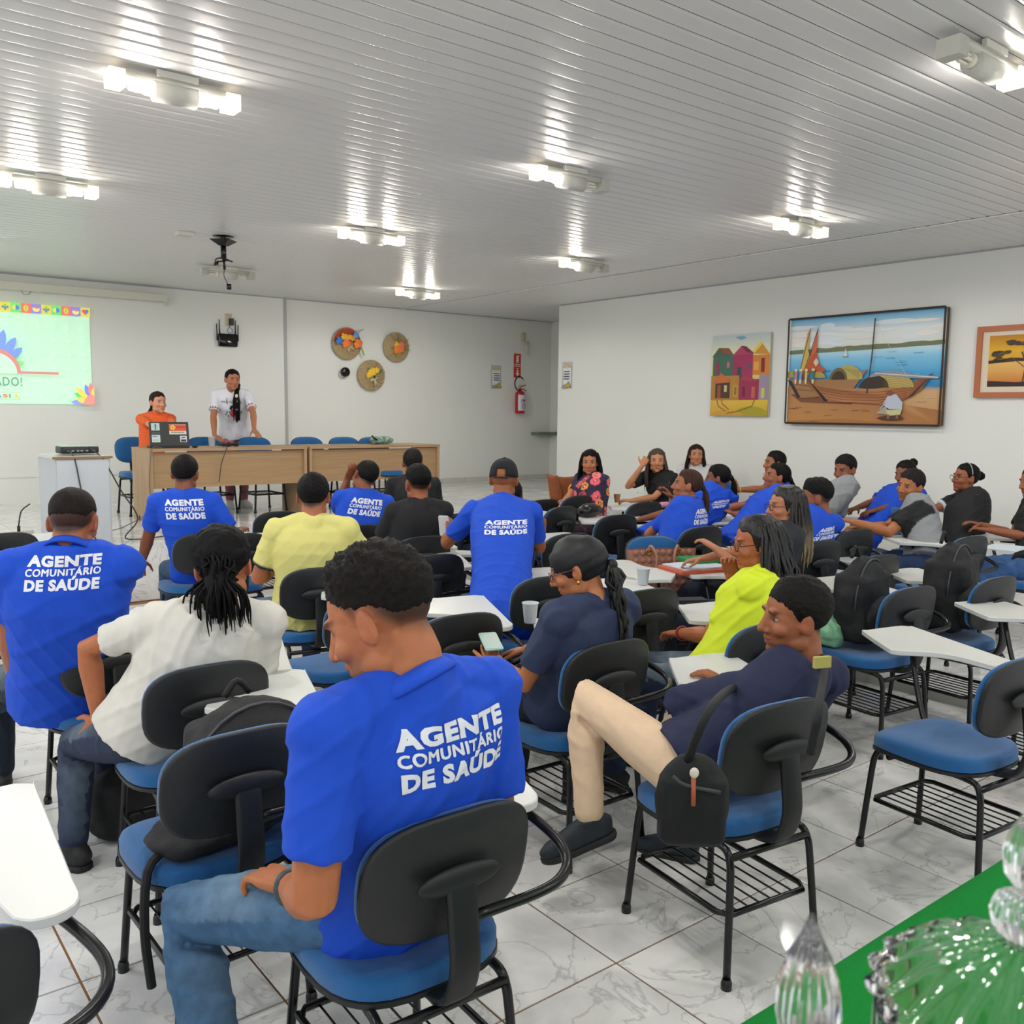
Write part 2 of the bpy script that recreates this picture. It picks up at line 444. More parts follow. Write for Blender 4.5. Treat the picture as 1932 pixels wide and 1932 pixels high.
g = G().box((XR-.006, 4.6, 3.192), (.014, 11.3, .012)); g.box((5.4, YF-.036, 3.192), (10.2, .014, .012)); struct('trim_2', g, mat('cornice_grey', 'a4a6a6', .4))

# ------------------------------------------------------------------ luminaires
def lamp(x, y, z, e):
    l = bpy.data.lights.new('lamp', 'SPOT'); l.spot_size = math.radians(179); l.spot_blend = .25; l.energy = e; l.shadow_soft_size = .05; l.color = (1, .985, .95)
    o = bpy.data.objects.new('lamp_light', l); COL.objects.link(o); o.location = (x, y, z); return o
LUMS = [(1.5, 4.52, 1, 1, 'nearest on the left, above the big man'), (1.45, 6.95, 1, 1, 'second on the left edge'), (1.15, 9.9, 1, 1, 'third on the left, cut by the frame'),
        (4.04, 1.97, 0, 1, 'at the top right corner, left lamp out'), (4.0, 4.54, 1, 0, 'in the middle, right lamp out'), (4.0, 7.1, 1, 1, 'in the middle row beyond the projector mount'),
        (6.35, 10.1, 1, 1, 'farthest one, near the flower hats'), (6.4, 7.03, 1, 0, 'third row, over the flower blouse woman, right lamp out'), (6.42, 4.5, 1, 1, 'nearest the painting wall'),
        (3.85, 10.04, 0, 0, 'unlit, behind the projector mount'),
        (1.5, 2.0, 1, 1, 'outside the view, overhead left of the camera'), (6.4, 1.97, 1, 1, 'outside the view to the right'), (-1.0, 2.0, 1, 1, 'outside the view, far left near the camera'), (-1.0, 4.5, 1, 1, 'outside the view to the left'), (1.5, -.6, 1, 1, 'outside the view, behind the camera'), (4.0, -.6, 1, 1, 'outside the view, behind the camera to the right')]
for i, (x, y, a, b, w) in enumerate(LUMS):
    t = empty('ceiling_light', (x, y, 3.2), 0, 'white twin-lamp ceiling luminaire '+w, 'ceiling light', 'twin-lamp ceiling luminaires')
    g = G(); tube(g, [(-.10, 0, -.085), (.10, 0, -.085)], .05, 16); g.box((0, 0, -.045), (.5, .075, .03)); link('housing', g, HOUS, t)
    g = G().box((0, -.045, -.02), (.19, .02, .03)); link('bracket', g, HOUS, t, None, False)
    for s, on in ((-1, a), (1, b)):
        g = G()
        for k in range(4):
            an = k*math.pi/2+.4; dy, dz = .016*math.cos(an), .016*math.sin(an)
            tube(g, [(s*.115, dy, -.085+dz), (s*.2, dy, -.085+dz)], .009, 8, round_=True)
        tube(g, [(s*.10, 0, -.085), (s*.135, 0, -.085)], .03, 12)
        link('bulb', g, BULB if on else BULBOFF, t)
        g = G(); 
        for k in range(9):
            xx = s*(.235+.008*k); g.box((xx, 0, -.085+.012), (.005, .1, .075))
        g.box((s*.27, 0, -.085+.012), (.06, .092, .068)); link('diffuser', g, HOUS if not on else mat('lit_diffuser', 'fff4e0', .4, emis=.8), t, None, False)
        if on:
            l = lamp(s*.17, 0, -.15, LAMP_W); l.parent = t

# ------------------------------------------------------------------ wall objects
A = Art((0, YF-.052, 0), (1, 0, 0), (0, 0, 1), (0, -1, 0), .0006)
# projected slide: corners measured on the wall
X0, X1, Z0, Z1 = .95, 2.935, 1.685, 2.858
SLIDE = mat('projected_light', 'ffffff', .7, attr=True, emis=.42)
A.rect(X0, Z0, X1, Z1, 'c6eed2')
for i in range(12):
    for j in range(6):
        cx = X0+.08+.165*i; cz = Z0+.1+.165*j; A.poly([(cx-.05, cz), (cx-.01, cz+.01), (cx, cz+.05), (cx+.01, cz+.01), (cx+.05, cz), (cx+.01, cz-.01), (cx, cz-.05), (cx-.01, cz-.01)], 'cdf5da')
w = .1088; zt = Z1; cols = ['e9d75e', '79e878', 'f07d75', '9a92dc']
for k in range(18):
    x = X1-w*(k+1)
    c = 'ead96c' if k == 0 else cols[(8-k) % 4]
    A.rect(x, zt-w, x+w, zt, c); cx, cz = x+w/2, zt-w/2
    m = -1 if k == 0 else (8-k) % 4
    if m == -1: A.disc(cx-.017, cz+.012, .021, .02, 'e56f63').disc(cx+.017, cz+.012, .021, .02, '6f87cf').poly([(cx-.038, cz+.008), (cx, cz-.035), (cx, cz+.01)], 'e56f63').poly([(cx, cz-.035), (cx+.038, cz+.008), (cx, cz+.01)], '6f87cf')
    elif m == 0: A.rect(cx-.035, cz-.012, cx+.035, cz+.012, '6a8fb0').rect(cx-.012, cz-.035, cx+.012, cz+.012, '5a9ab0').rect(cx-.012, cz, cx+.012, cz+.035, '8fcf5a')
    elif m == 1: A.disc(cx, cz, .04, .028, 'e7e07a', a0=90, a1=270).disc(cx, cz, .04, .028, '5b8ee0', a0=-90, a1=90)
    elif m == 2: A.disc(cx, cz, .026, .038, 'efd35b').disc(cx, cz, .01, .036, '9fcf4f')
    else: A.disc(cx, cz-.004, .038, .032, 'f5e08c', a0=180, a1=360).poly([(cx-.038, cz-.004), (cx-.038, cz+.012), (cx, cz-.01), (cx+.038, cz+.012), (cx+.038, cz-.004)], 'f5e08c').poly([(cx-.014, cz+.028), (cx+.014, cz+.028), (cx, cz-.005)], 'f07d75')
# emblem: arc of petals on a red line, centred left of the frame
ex, ez = 1.86, 2.055
def petal(cx, cz, r0, r1, a, da, col):
    a = math.radians(a); d = math.radians(da); P = []
    for t in np.linspace(0, 1, 7): P.append((r0+(r1-r0)*t, d*(1-t)**.75*(1+.5*t)))
    L = [(cx+r*math.cos(a+q), cz+r*math.sin(a+q)) for r, q in P]+[(cx+r*math.cos(a-q), cz+r*math.sin(a-q)) for r, q in P[::-1][1:]]
    A.poly(L, col)
for a, r1, c in ((20, .34, '84e08c'), (36, .33, '84e08c'), (140, .34, 'f0a060'), (158, .34, 'f0a060')): petal(ex, ez, .2, r1, a, 11, c)
for a, r1 in ((92, .53), (76, .50), (59, .47), (43, .42)): petal(ex, ez, .2, r1, a, 11, '809fe6')
for a, r1 in ((108, .50), (124, .47)): petal(ex, ez, .2, r1, a, 11, 'f0e070')
A.disc(ex, ez-.01, .28, .28, 'dc8f88', n=30, a0=0, a1=180); A.disc(ex, ez-.02, .24, .24, 'c6eed2', n=30, a0=0, a1=180)
A.rect(ex+.24, ez-.018, 2.545, ez+.012, 'd5918a'); A.rect(ex-.6, ez-.018, ex-.24, ez+.012, 'd5918a')
A.text('OBRIGADO!', 1.50, 1.89, .645, '6d9a88', .012, h=.104)
for k, (ch, c) in enumerate(zip('BRASIL', ('5fae5a', 'e8c94a', '6f93d8', 'e07a60', '5fae5a', 'e8c94a'))): A.text(ch, 1.745+.064*k, 1.755, .052 if ch != 'I' else .016, c, .05, h=.045)
A.rect(1.7, 1.815, 2.13, 1.819, '8fb59c').rect(1.7, 1.735, 2.13, 1.739, '8fb59c')
cx, cz = X1-.02, Z0+.02
for a, r1, c in ((178, .25, '88a3ee'), (150, .24, '6fd87c'), (135, .27, 'ecd96a'), (110, .24, '7d92ea'), (95, .25, 'ef8d84'), (82, .2, 'ecd96a'), (165, .2, 'ecd96a')):
    aa = math.radians(a); P = []
    for t in np.linspace(0, 1, 9):
        P.append((.06+(r1-.06)*t, .035*math.sin(math.pi*t)))
    q = [(cx+r*math.cos(aa)-o*math.sin(aa), cz+r*math.sin(aa)+o*math.cos(aa)) for r, o in P]+[(cx+r*math.cos(aa)+o*math.sin(aa), cz+r*math.sin(aa)-o*math.cos(aa)) for r, o in P[::-1]]
    A.poly([(min(u, X1), max(v, Z0)) for u, v in q], c)
A.disc(cx, cz-.02, .105, .12, 'ef9a8f', a0=90, a1=180, n=12).poly([(cx-.105, cz-.02), (cx, cz-.02), (cx, cz+.1)], 'ef9a8f').rect(cx-.02, Z0, X1, cz+.09, 'ef9a8f')
thing('projected_slide', A.g, SLIDE, 'pale green projected slide with petal emblem and the words OBRIGADO!', 'projection', smooth=False, sharp=False)
# roll-up screen casing
g = G().box((2.1, YF-.12, 3.045), (3.5, .09, .085)); t = thing('screen_casing', g, mat('ivory_metal', 'cfcdbf', .4), 'long ivory roll-up screen casing high on the front wall above the slide', 'projection screen')
g = G().box((3.86-2.1, 0, -.001), (.02, .1, .1)); link('end_cap', g, HOUS, t, None, False)
g = G(); tube(g, [(.08, -.03, -.005), (.1, -.035, -.04), (.13, -.035, -.05), (.16, -.035, -.04), (.18, -.03, -.005)], .003, 6, smooth=3); link('pull_loop', g, CORD, t)
# flower hats
def hat(px, py, r, label, kind):
    P = atY(px, py, YF-.06); t = empty('straw_hat', P, 0, label, 'hat decoration', 'flower-trimmed straw hats on the front wall')
    Rm = np.array([[1, 0, 0], [0, 0, -1], [0, 1, 0.]])
    g = G(); lathe(g, [(.001, .05), (r*.35, .048), (r*.5, .03), (r*.55, .008), (r*.95, 0), (r, -.004), (r, -.012), (r*.5, -.014), (.001, -.012)], (0, 0, 0), 40, R=Rm)
    link('brim', g, mat('woven_straw', 'a8926b', .85, bump=.9, bscale=90, var=.2, vscale=60), t)
    rr = random.Random(px)
    def rose(x, z, s, c):
        g = G()
        for k in range(9):
            a = k*2.4; q = s*.2*math.sqrt(k); ellip(g, (x+q*math.cos(a), -.06-.012*(1-k/9), z+q*math.sin(a)), (s*.4, s*.26, s*.36), rotz(0), 8, 6)
        link('rose', g, mat('silk_'+c, c, .7), t)
    def leaf(x, z, a, s, c='4d7a3a'):
        g = G(); n = [(0, 0), (.3, .22), (.65, .2), (1, 0), (.65, -.2), (.3, -.22)]
        V = [(x+s*(u*math.cos(a)-v*math.sin(a)), -.05-.012*math.sin(3*u), z+s*(u*math.sin(a)+v*math.cos(a))) for u, v in n]
        V2 = [(q[0], q[1]+.004, q[2]) for q in V]; g.add(V+V2, [(0, 1, 2, 3, 4, 5), (11, 10, 9, 8, 7, 6)]+[(i, (i+1) % 6, 6+(i+1) % 6, 6+i) for i in range(6)]); link('leaf', g, mat('leaf_'+c, c, .6), t, None, False)
    if kind == 0:
        g = G(); Rm2 = Rm
        P2 = [(r*.93*math.cos(math.radians(a)), r*.93*math.sin(math.radians(a))) for a in range(5, 176, 10)]; slab(g, P2, .0, .012, .002, M3=Rm2); link('red_cloth_fan', g, mat('red_cloth', 'b0442c', .7, var=.2, vscale=30), t, None, False)
        for a in range(10): leaf(rr.uniform(-.16, .17), rr.uniform(-.0, .07), rr.uniform(0, 6.2), .07, rr.choice(['3f6a35', '7fa04a', '20382a']))
        for x, z, s, c in ((-.05, .0, .09, 'f0803a'), (.14, .0, .09, 'f0803a'), (-.16, .03, .07, '3f7fd0'), (.11, .12, .06, '5f9fe0'), (-.09, .09, .06, 'e8b832'), (-.04, .08, .06, 'e8b832'), (.02, .08, .06, 'f0a040'), (.06, .07, .05, 'd8a028'), (.0, .03, .05, '9a3030')): rose(x, z, s, c)
        for k in range(5): leaf(.19+.01*k, -.02-.025*k, -1.2, .06, '8fae50')
        for k in range(3): g = G(); tube(g, [(.1, -.05, .1), (.12+.03*k, -.06, .18), (.15+.05*k, -.05, .2+.01*k)], .003, 5, smooth=3); link('sprig', g, CORD, t)
        g = G(); tube(g, [(0, -.05, -.03), (-.01, -.055, -.12)], .012, 6); tube(g, [(.0, -.05, -.03), (.09, -.055, -.09)], .012, 6); link('bow', g, mat('cream_ribbon', 'cbb898', .8), t)
    elif kind == 1:
        for x, z, a in ((-.04, -.02, 3.1), (0, .07, 1.4), (-.02, -.07, 4.7), (.06, 0, 5.9)): leaf(x, z, a, .09, '6f8f3f')
        for x, z, s, c in ((-.02, -.03, .09, 'f0803a'), (.03, -.03, .08, 'f0803a'), (-.03, .03, .06, 'f0b040'), (.05, .03, .07, 'e87848'), (.035, .0, .06, '6f86d0')): rose(x, z, s, c)
        for a in (92, 35, 10, -12, 125, 225):
            g = G(); d = (math.cos(math.radians(a)), math.sin(math.radians(a))); tube(g, [(.03*d[0], -.05, .03*d[1]), (.12*d[0]+.01, -.062, .12*d[1]), (.22*d[0], -.055, .22*d[1])], .0032, 5, smooth=3); link('twig', g, mat('twig', '7a5a40', .8), t)
    else:
        for k in range(9): leaf(rr.uniform(-.1, .1), rr.uniform(-.03, .06), rr.uniform(0, 6), .075, rr.choice(['1f3a28', '2f5a34', '5a7a5a']))
        for x, z in ((-.08, .0), (-.04, .045), (-.01, .03), (.0, .065), (.05, .07), (-.06, .03)): rose(x, z, .06, 'f0c63c')
        g = G(); tube(g, [(.02, -.055, -.0), (.02, -.06, -.06)], .012, 6); link('stems', g, mat('leaf_1f3a28', '1f3a28'), t)
        g = G(); tube(g, [(.02, -.06, -.06), (.03, -.06, -.16)], .012, 6); tube(g, [(.02, -.06, -.06), (.07, -.06, -.15)], .012, 6); tube(g, [(-.05, -.06, -.08), (.02, -.06, -.06), (.08, -.06, -.03)], .016, 6); link('bow', g, mat('cream_ribbon', 'cbb898', .8), t)
        for k in range(8):
            a = k*math.pi/4+.3; g = G(); Rr = r*.88
            tube(g, [(Rr*math.cos(a)+.018*math.cos(b), -.03, Rr*math.sin(a)+.018*math.sin(b)) for b in np.linspace(0, 6.28, 9)], .005, 5); link('loop', g, mat('cream_ribbon', 'cbb898', .8), t)
hat(655, 648, .235, 'round straw hat with red fan, orange and yellow roses, upper left of three', 0)
hat(748, 655, .225, 'round straw hat with twigs and a small orange rose posy, right of three', 1)
hat(701, 708, .23, 'round straw hat with yellow roses and cream bow, lowest of three', 2)
P = atY(649, 702, YF-.04); g = G(); lathe(g, [(.001, .075), (.045, .075), (.068, .06), (.07, .03), (.06, 0), (.001, 0)], (0, 0, 0), 24, R=np.array([[1, 0, 0], [0, 0, -1], [0, 1, 0.]]))
t = empty('wall_camera', P, 0, 'small round black wall device below the left straw hat', 'wall device'); link('dome', g, mat('gloss_black', '08080a', .15), t)
g = G(); lathe(g, [(.001, 0), (.06, 0), (.06, -.03), (.001, -.03)], (-.02, .0, -.03), 20, R=np.array([[1, 0, 0], [0, 0, -1], [0, 1, 0.]])); link('base', g, HOUS, t)
# router with four antennas, outlet plate
P = atY(430, 642, YF-.06); t = empty('wifi_router', P, 0, 'black wifi router with four antennas mounted on the front wall', 'router')
g = G(); slab(g, rrect(.26, .17, .02), -.02, .02, .006, M3=[[1, 0, 0], [0, 0, -1], [0, 1, 0]]); link('body', g, mat('gloss_black'), t)
for x in (-.145, -.11, .105, .14): g = G(); tube(g, [(x, 0, -.01 if abs(x) > .12 else .06), (x*1.03, -.0, .21 if abs(x) > .12 else .27)], [.010, .006], 8); link('antenna', g, TUBE, t)
P = atY(431, 603, YF-.035); t = empty('outlet_plate', P, 0, 'cream outlet plate with dark charger above the router', 'outlet')
g = G(); slab(g, rrect(.1, .16, .01), -.01, .004, .003, M3=[[1, 0, 0], [0, 0, -1], [0, 1, 0]]); link('plate', g, mat('cream_plate', 'cfc4a4', .4), t)
link('charger', G().box((.03, -.03, -.03), (.05, .05, .09)), mat('dark_brown_plastic', '2a1c1a', .4), t, None, False)
for k in range(2): g = G(); tube(g, [(.02-.03*k, -.02, -.08), (-.03+.07*k, -.03, -.15), (.03-.05*k, -.03, -.22)], .004, 6, smooth=4); link('cable', g, mat('blue_cable', '3f6f9a', .5), t)
# notices
def notice(o, ux, n, label):
    A = Art(o, ux, (0, 0, 1), n, .0008); A.rect(-.105, -.19, .105, .19, 'b9bdba').rect(-.08, -.14, .08, .12, 'e6e8ea').rect(-.1, .112, .1, .117, '6a6a60')
    A.poly([(-.045, .135), (-.05, .115), (-.035, .1), (.035, .1), (.05, .115), (.045, .135)], 'e0a83a').poly([(-.03, .125), (-.03, .11), (.03, .11), (.03, .125)], 'e8d9b0')
    A.scribble(-.065, -.07, .13, .14, '4a4d55', 4, 3).poly([(-.08, -.14), (.02, -.12), (.04, -.1), (-.0, -.19), (-.1, -.19)], '9a9c98')
    A.poly([(.0, -.175), (.09, -.175), (.045, -.075)], '6a5a20').poly([(.008, -.17), (.082, -.17), (.045, -.085)], 'e6c12e').rect(.041, -.14, .049, -.11, '3a3010').rect(.041, -.16, .049, -.15, '3a3010')
    thing('notice', A.g, PRINT, label, 'notice', smooth=False, sharp=False)
notice(atY(936, 711, YF-.005), (1, 0, 0), (0, -1, 0), 'laminated notice with yellow warning triangle on front wall, left of the extinguisher')
notice(atX(1070, 708, XR-.005), (0, -1, 0), (-1, 0, 0), 'laminated notice with yellow warning triangle at the far end of the painting wall')
A = Art(atY(976, 690, YF-.004), (1, 0, 0), (0, 0, 1), (0, -1, 0), .0008)
A.rect(-.075, -.2, .075, .2, 'c8302c').rect(-.025, .05, .028, .15, 'ead9c4').disc(0, .15, .027, .02, 'ead9c4').poly([(-.01, .165), (.035, .175), (.045, .15), (.03, .16), (-.01, .155)], 'ead9c4')
A.rect(-.06, .015, .06, .03, 'ead9c4').rect(-.06, -.015, .06, 0, 'ead9c4').rect(-.03, -.05, .03, -.04, 'ead9c4').rect(-.018, -.13, .018, -.065, 'ead9c4').poly([(-.045, -.125), (.045, -.125), (0, -.18)], 'ead9c4')
thing('extinguisher_sign', A.g, PRINT, 'red fire extinguisher sign with down arrow above the extinguisher', 'sign', smooth=False, sharp=False)
P = atY(981, 760, YF-.12); t = empty('fire_extinguisher', P, 0, 'red fire extinguisher with white label hung on the front wall', 'fire extinguisher'); ER = mat('extinguisher_red', 'b3202c', .3)
g = G(); lathe(g, [(.001, -.18), (.07, -.18), (.082, -.17), (.082, .15), (.07, .18), (.03, .2), (.02, .24), (.001, .24)], seg=24); link('cylinder', g, ER, t)
g = G(); V = []; Fc = []
for i in range(9):
    a = math.radians(-150+15*i)
    for z in (-.13, .13): V.append((.0835*math.cos(a), .0835*math.sin(a), z))
    if i: Fc.append((2*i-2, 2*i, 2*i+1, 2*i-1))
g.add(V, Fc); link('paper_label', g, mat('label_paper', 'd4d4dc', .5), t)
A = Art((0, -.0855, 0), (1, 0, 0), (0, 0, 1), (0, -1, 0), .0005); A.rect(-.04, .02, .045, .055, '3a4a80').disc(-.018, .038, .013, .013, 'e6e6ec').disc(.022, .038, .013, .013, 'e07070').scribble(-.04, -.1, .085, .1, '8a8a98', 5, 5); link('label_print', A.g, PRINT, t, None, False)
g = G(); tube(g, [(0, 0, .24), (0, 0, .29)], .022, 10); link('valve', g, mat('dull_brass', 'b5a58a', .4, .6), t)
g = G(); tube(g, [(0, 0, .27), (.12, -.01, .3)], .008, 8); tube(g, [(0, 0, .25), (.13, -.01, .2)], .008, 8); link('handle', g, ER, t)
g = G(); tube(g, [(.1*math.cos(math.radians(a))-.03, -.02, .1*math.sin(math.radians(a))*1.15+.32) for a in range(40, 291, 20)], .011, 8, smooth=2); link('hose', g, TUBE, t)
P = atY(988, 636, YF-.02); t = empty('wall_socket', P, 0, 'cream wall socket with a white adapter hanging below, beside passage', 'outlet')
g = G(); slab(g, rrect(.08, .15, .01), -.01, .005, .003, M3=[[1, 0, 0], [0, 0, -1], [0, 1, 0]]); link('plate', g, mat('cream_plate'), t)
g = G(); tube(g, [(.05, -.03, -.08), (.03, -.05, -.3)], [.03, .022], 10); link('adapter', g, HOUS, t)
# ceiling projector mount
P = atz(421, 446, 3.2); t = empty('projector_mount', P, 0, 'black ceiling projector mount with dangling cables and no projector', 'projector mount')
g = G(); lathe(g, [(.001, 0), (.15, 0), (.15, -.008), (.001, -.008)], seg=24); link('ceiling_plate', g, TUBE, t)
g = G(); lathe(g, [(.2, -.06), (.2, -.068), (.07, -.15), (.001, -.15), (.001, -.06)], seg=4); tube(g, [(0, 0, 0), (0, 0, -.07)], .04, 8); link('cone', g, TUBE, t, None, False)
g = G(); tube(g, [(0, 0, -.14), (0, 0, -.36)], .04, 12); tube(g, [(0, 0, -.34), (0.01, 0, -.52)], .02, 8); link('pole', g, TUBE, t)
g = G(); tube(g, [(.12*math.cos(a), .12*math.sin(a), -.38+.02*math.sin(2*a)) for a in np.linspace(0, 6.28, 14)], .012, 8); tube(g, [(-.1, -.05, -.4), (-.12, -.06, -.46), (-.17, -.06, -.48)], .01, 6); g.box((-.13, -.05, -.45), (.05, .04, .04)); link('cable_coil', g, TUBE, t)
g = G(); tube(g, [(.01, 0, -.5), (.0, 0, -.62), (.05, 0, -.74)], .007, 6, smooth=4); g.box((.07, 0, -.79), (.06, .03, .09)); link('hanging_cable', g, TUBE, t)
t.scale = (.62, .62, .56)
thing('smoke_detector', G().box(tuple(atz(347, 442, 3.185)), (.13, .13, .03)), HOUS, 'small flat cream ceiling box left of the projector mount', 'ceiling box')
# paintings on the right wall
def frame3(name, P0, w, h, t, m):
    g = G().box((P0[0], P0[1], P0[2]), (t, w, h)); return g
def painting(y0, y1, z0, z1, label, draw, thick=.03, edge='4a3a2c', framecol=None, tilt=.0):
    cy, cz = (y0+y1)/2, (z0+z1)/2; t = empty('painting', (XR-.01, cy, z0), 0, label, 'painting'); t.rotation_euler = (0, -tilt, 0)
    w = abs(y1-y0); h = z1-z0
    link('canvas_edge', G().box((-thick/2, 0, h/2), (thick, w, h)), mat('edge_'+edge, edge, .8, bump=.4, bscale=100), t, None, False)
    A = Art((-thick, w/2, 0), (0, -w, 0), (0, 0, h), (-1, 0, 0), .0003); A.clip = True; draw(A); link('painted_picture', A.g, PAINT, t, None, False)
    if framecol:
        f = .05; g = G()
        for cyy, czz, a, b in ((0, h+f/2, w+2*f, f), (0, -f/2, w+2*f, f), (w/2+f/2, h/2, f, h), (-w/2-f/2, h/2, f, h)): g.box((-.02, cyy, czz), (.04, a, b))
        link('frame', g, mat('frame_'+framecol, framecol, .5, bump=.3, bscale=60), t, None, False)
def houses(A):
    A.grad(0, 0, 1, 1, [(0, 'c9a23a'), (.25, 'd8b050'), (.6, 'd9cf8a'), (.8, 'dcdcb8'), (1, 'b9c6cc')])
    A.poly([(.4, .97), (.5, .93), (.6, .95), (.55, .98)], '7f9cc0')
    A.rect(.02, .5, .38, .76, '3f6a58').poly([(.0, .74), (.12, .85), (.38, .76)], '49604a').poly([(.12, .85), (.3, .84), (.38, .76), (.22, .77)], '8a5238').rect(.08, .52, .14, .68, '8f3550').rect(.27, .6, .32, .67, 'c06a80')
    A.rect(.72, .5, 1, .74, 'd07f30').poly([(.68, .76), (.84, .9), (1, .74)], 'c89030').poly([(.68, .76), (.84, .9), (.88, .88), (.74, .76)], 'e8c850').rect(.86, .53, .92, .7, '7a2a30').rect(.74, .56, .82, .66, 'e0a050')
    A.rect(.38, .45, .72, .76, 'a03058').poly([(.36, .74), (.52, .86), (.74, .76)], 'b04060').poly([(.52, .86), (.6, .85), (.74, .76), (.6, .78)], '7a2840').rect(.46, .46, .53, .6, '2f4a4a').rect(.64, .58, .69, .63, '4a5a70')
    A.rect(0, .2, .5, .5, 'b08038').rect(.5, .2, .84, .45, '9a2c50').rect(.84, .2, 1, .5, '9a8aa0')
    A.rect(.08, .22, .34, .45, '4a3428').poly([(.02, .4), (.18, .54), (.36, .42)], 'c06a38').poly([(.08, .42), (.18, .51), (.3, .42)], 'c86a3a').rect(.12, .22, .18, .38, 'a04a30').rect(.24, .3, .29, .38, 'c8c090')
    A.rect(.4, .24, .48, .38, 'c89a40').rect(.42, .26, .46, .36, '8a6a30').poly([(.5, .44), (.6, .5), (.86, .42)], 'a83c50').rect(.72, .22, .78, .36, 'c06050').rect(.56, .24, .6, .36, '6a2040').rect(.88, .22, .94, .34, 'c8c060')
    A.poly([(0, 0), (1, 0), (1, .2), (0, .19)], ['c8a030', 'b89a20', 'd8b840', 'dcb050']).disc(.72, .0, .3, .12, 'a89a28', a0=0, a1=180).disc(.3, 0, .3, .07, 'c89a40', a0=0, a1=180)
    for P in ([(.12, .2), (.15, .12), (.28, .06)], [(.2, .2), (.22, .15), (.34, .08)], [(.78, .2), (.74, .12), (.5, .06), (.3, .03)]): A.line(P, .012, '8a5a30')
def boats(A):
    A.grad(0, 0, 1, 1, [(0, 'b98a58'), (.3, 'c9a070'), (.34, '2f86b8'), (.45, '3f9ccc'), (.6, '7fbede'), (.69, 'c2dfe8'), (.71, 'd8dcd2'), (.85, 'dfe3e2'), (.95, '8fc0dc'), (1, '5fa6cc')])
    rr = random.Random(4)
    for i in range(26):
        x, y = rr.random(), rr.uniform(.74, .93); A.disc(x, y, rr.uniform(.05, .13), rr.uniform(.012, .03), rr.choice(['dfe6ea', 'e8e4dd', 'd9e2e8', 'e4dcd6']), 14)
    P = [(0, .665)]+[(i/24, .7+.012*rr.random()+.02*i/24) for i in range(25)]+[(1, .69), (.5, .675)]; A.poly(P, '6e7556')
    A.poly([(0, 0), (1, 0), (1, .13), (.86, .16), (.78, .18), (.6, .3), (.3, .36), (0, .36)], ['c08848', 'a8713c', 'a06a40', 'a06a40', 'b98a58', 'b07848', '9a6a48', 'a87850'])
    A.poly([(.02, .28), (.25, .3), (.5, .24), (.45, .18), (.1, .2)], '7a4a30').poly([(0, .02), (.4, .05), (.7, .02), (1, .05), (1, .0), (0, 0)], 'a8703c')
    for i in range(14): x = rr.random()*.8; y = rr.uniform(.02, .16); A.line([(x, y), (x+.05, y+.005*rr.choice([-1, 1]))], .006, '7a4a2c')
    for i in range(22): x = rr.uniform(.55, .98); y = rr.uniform(.2, .66); A.line([(x, y), (x+.06, y+.002)], .004, rr.choice(['6fb8dc', '2878b0', '8fd0e8']) )
    # sails, back boat
    A.poly([(.08, .46), (.13, .86), (.15, .9), (.14, .7), (.17, .55), (.15, .46)], 'c8a85a').line([(.08, .46), (.15, .9)], .008, '4a3020')
    A.poly([(.1, .42), (.16, .66), (.205, .9), (.2, .68), (.22, .56), (.27, .5), (.2, .46), (.16, .5)], 'b4532c').poly([(.16, .62), (.205, .88), (.2, .7)], 'c8683a').poly([(.18, .58), (.2, .62), (.22, .58), (.2, .54)], 'd8c0a8').line([(.1, .42), (.205, .9)], .008, '3a2418').line([(.2, .46), (.3, .5)], .006, '5a4030')
    A.poly([(.39, .62), (.4, .7), (.41, .62)], 'd8dcd0').line([(.38, .62), (.42, .62)], .006, '5a5a50')
    A.poly([(0, .42), (.08, .24), (.2, .25), (.45, .3), (.55, .5), (.35, .42), (.15, .41)], '9a7048').poly([(0, .42), (.08, .24), (.1, .25), (.03, .41)], '2f2018').line([(.03, .38), (.3, .33)], .006, '5a3a24').line([(.05, .33), (.3, .29)], .006, '5a3a24')
    A.disc(.22, .43, .05, .06, 'a89048', a0=0, a1=180).poly([(.0, .44), (0, .5), (.04, .5), (.05, .44)], 'a89048')
    A.disc(.42, .41, .1, .13, 'b0a058', a0=0, a1=180).disc(.36, .41, .06, .11, '6a5a34', a0=0, a1=180).disc(.36, .41, .045, .08, '3a2c1c', a0=0, a1=180)
    for k in range(5): A.line([(.4+.02*k, .42+.1*math.sin(1.2-.1*k)), (.5, .42+.015*k)], .004, '6f6434')
    # front boat
    A.poly([(.12, .47), (.16, .35), (.27, .21), (.4, .2), (.65, .18), (.78, .22), (.88, .3), (.95, .45), (.8, .36), (.6, .32), (.4, .33), (.22, .36)], ['7a4a28', '8a5630', 'a86a3c', 'b4764a', 'b07044', '9a5c34', '8a5630', '5a3420', '9a6034', 'b07848', 'b07848', 'a86a3c'])
    A.poly([(.12, .47), (.27, .21), (.3, .21), (.18, .38)], '1f1512').poly([(.95, .45), (.8, .23), (.84, .26)], '3a2418')
    for k in range(5): A.line([(.2+.02*k, .35-.03*k), (.4, .3-.025*k), (.62, .29-.025*k), (.8, .32-.02*k)], .004, '5a3218')
    A.disc(.62, .33, .12, .11, '3a2c20', a0=0, a1=180).disc(.7, .33, .14, .13, 'b8a25c', a0=0, a1=180).disc(.6, .33, .09, .11, '33271c', a0=0, a1=180)
    for k in range(6): A.line([(.66, .43-.02*k), (.75, .45-.02*k), (.83, .41-.02*k)], .004, '7a6a38')
    A.poly([(.55, .42), (.6, .47), (.72, .48), (.85, .44), (.98, .42), (.98, .4), (.8, .41), (.65, .44)], '8a8c90').line([(.6, .46), (.98, .41)], .008, 'cfd0d0')
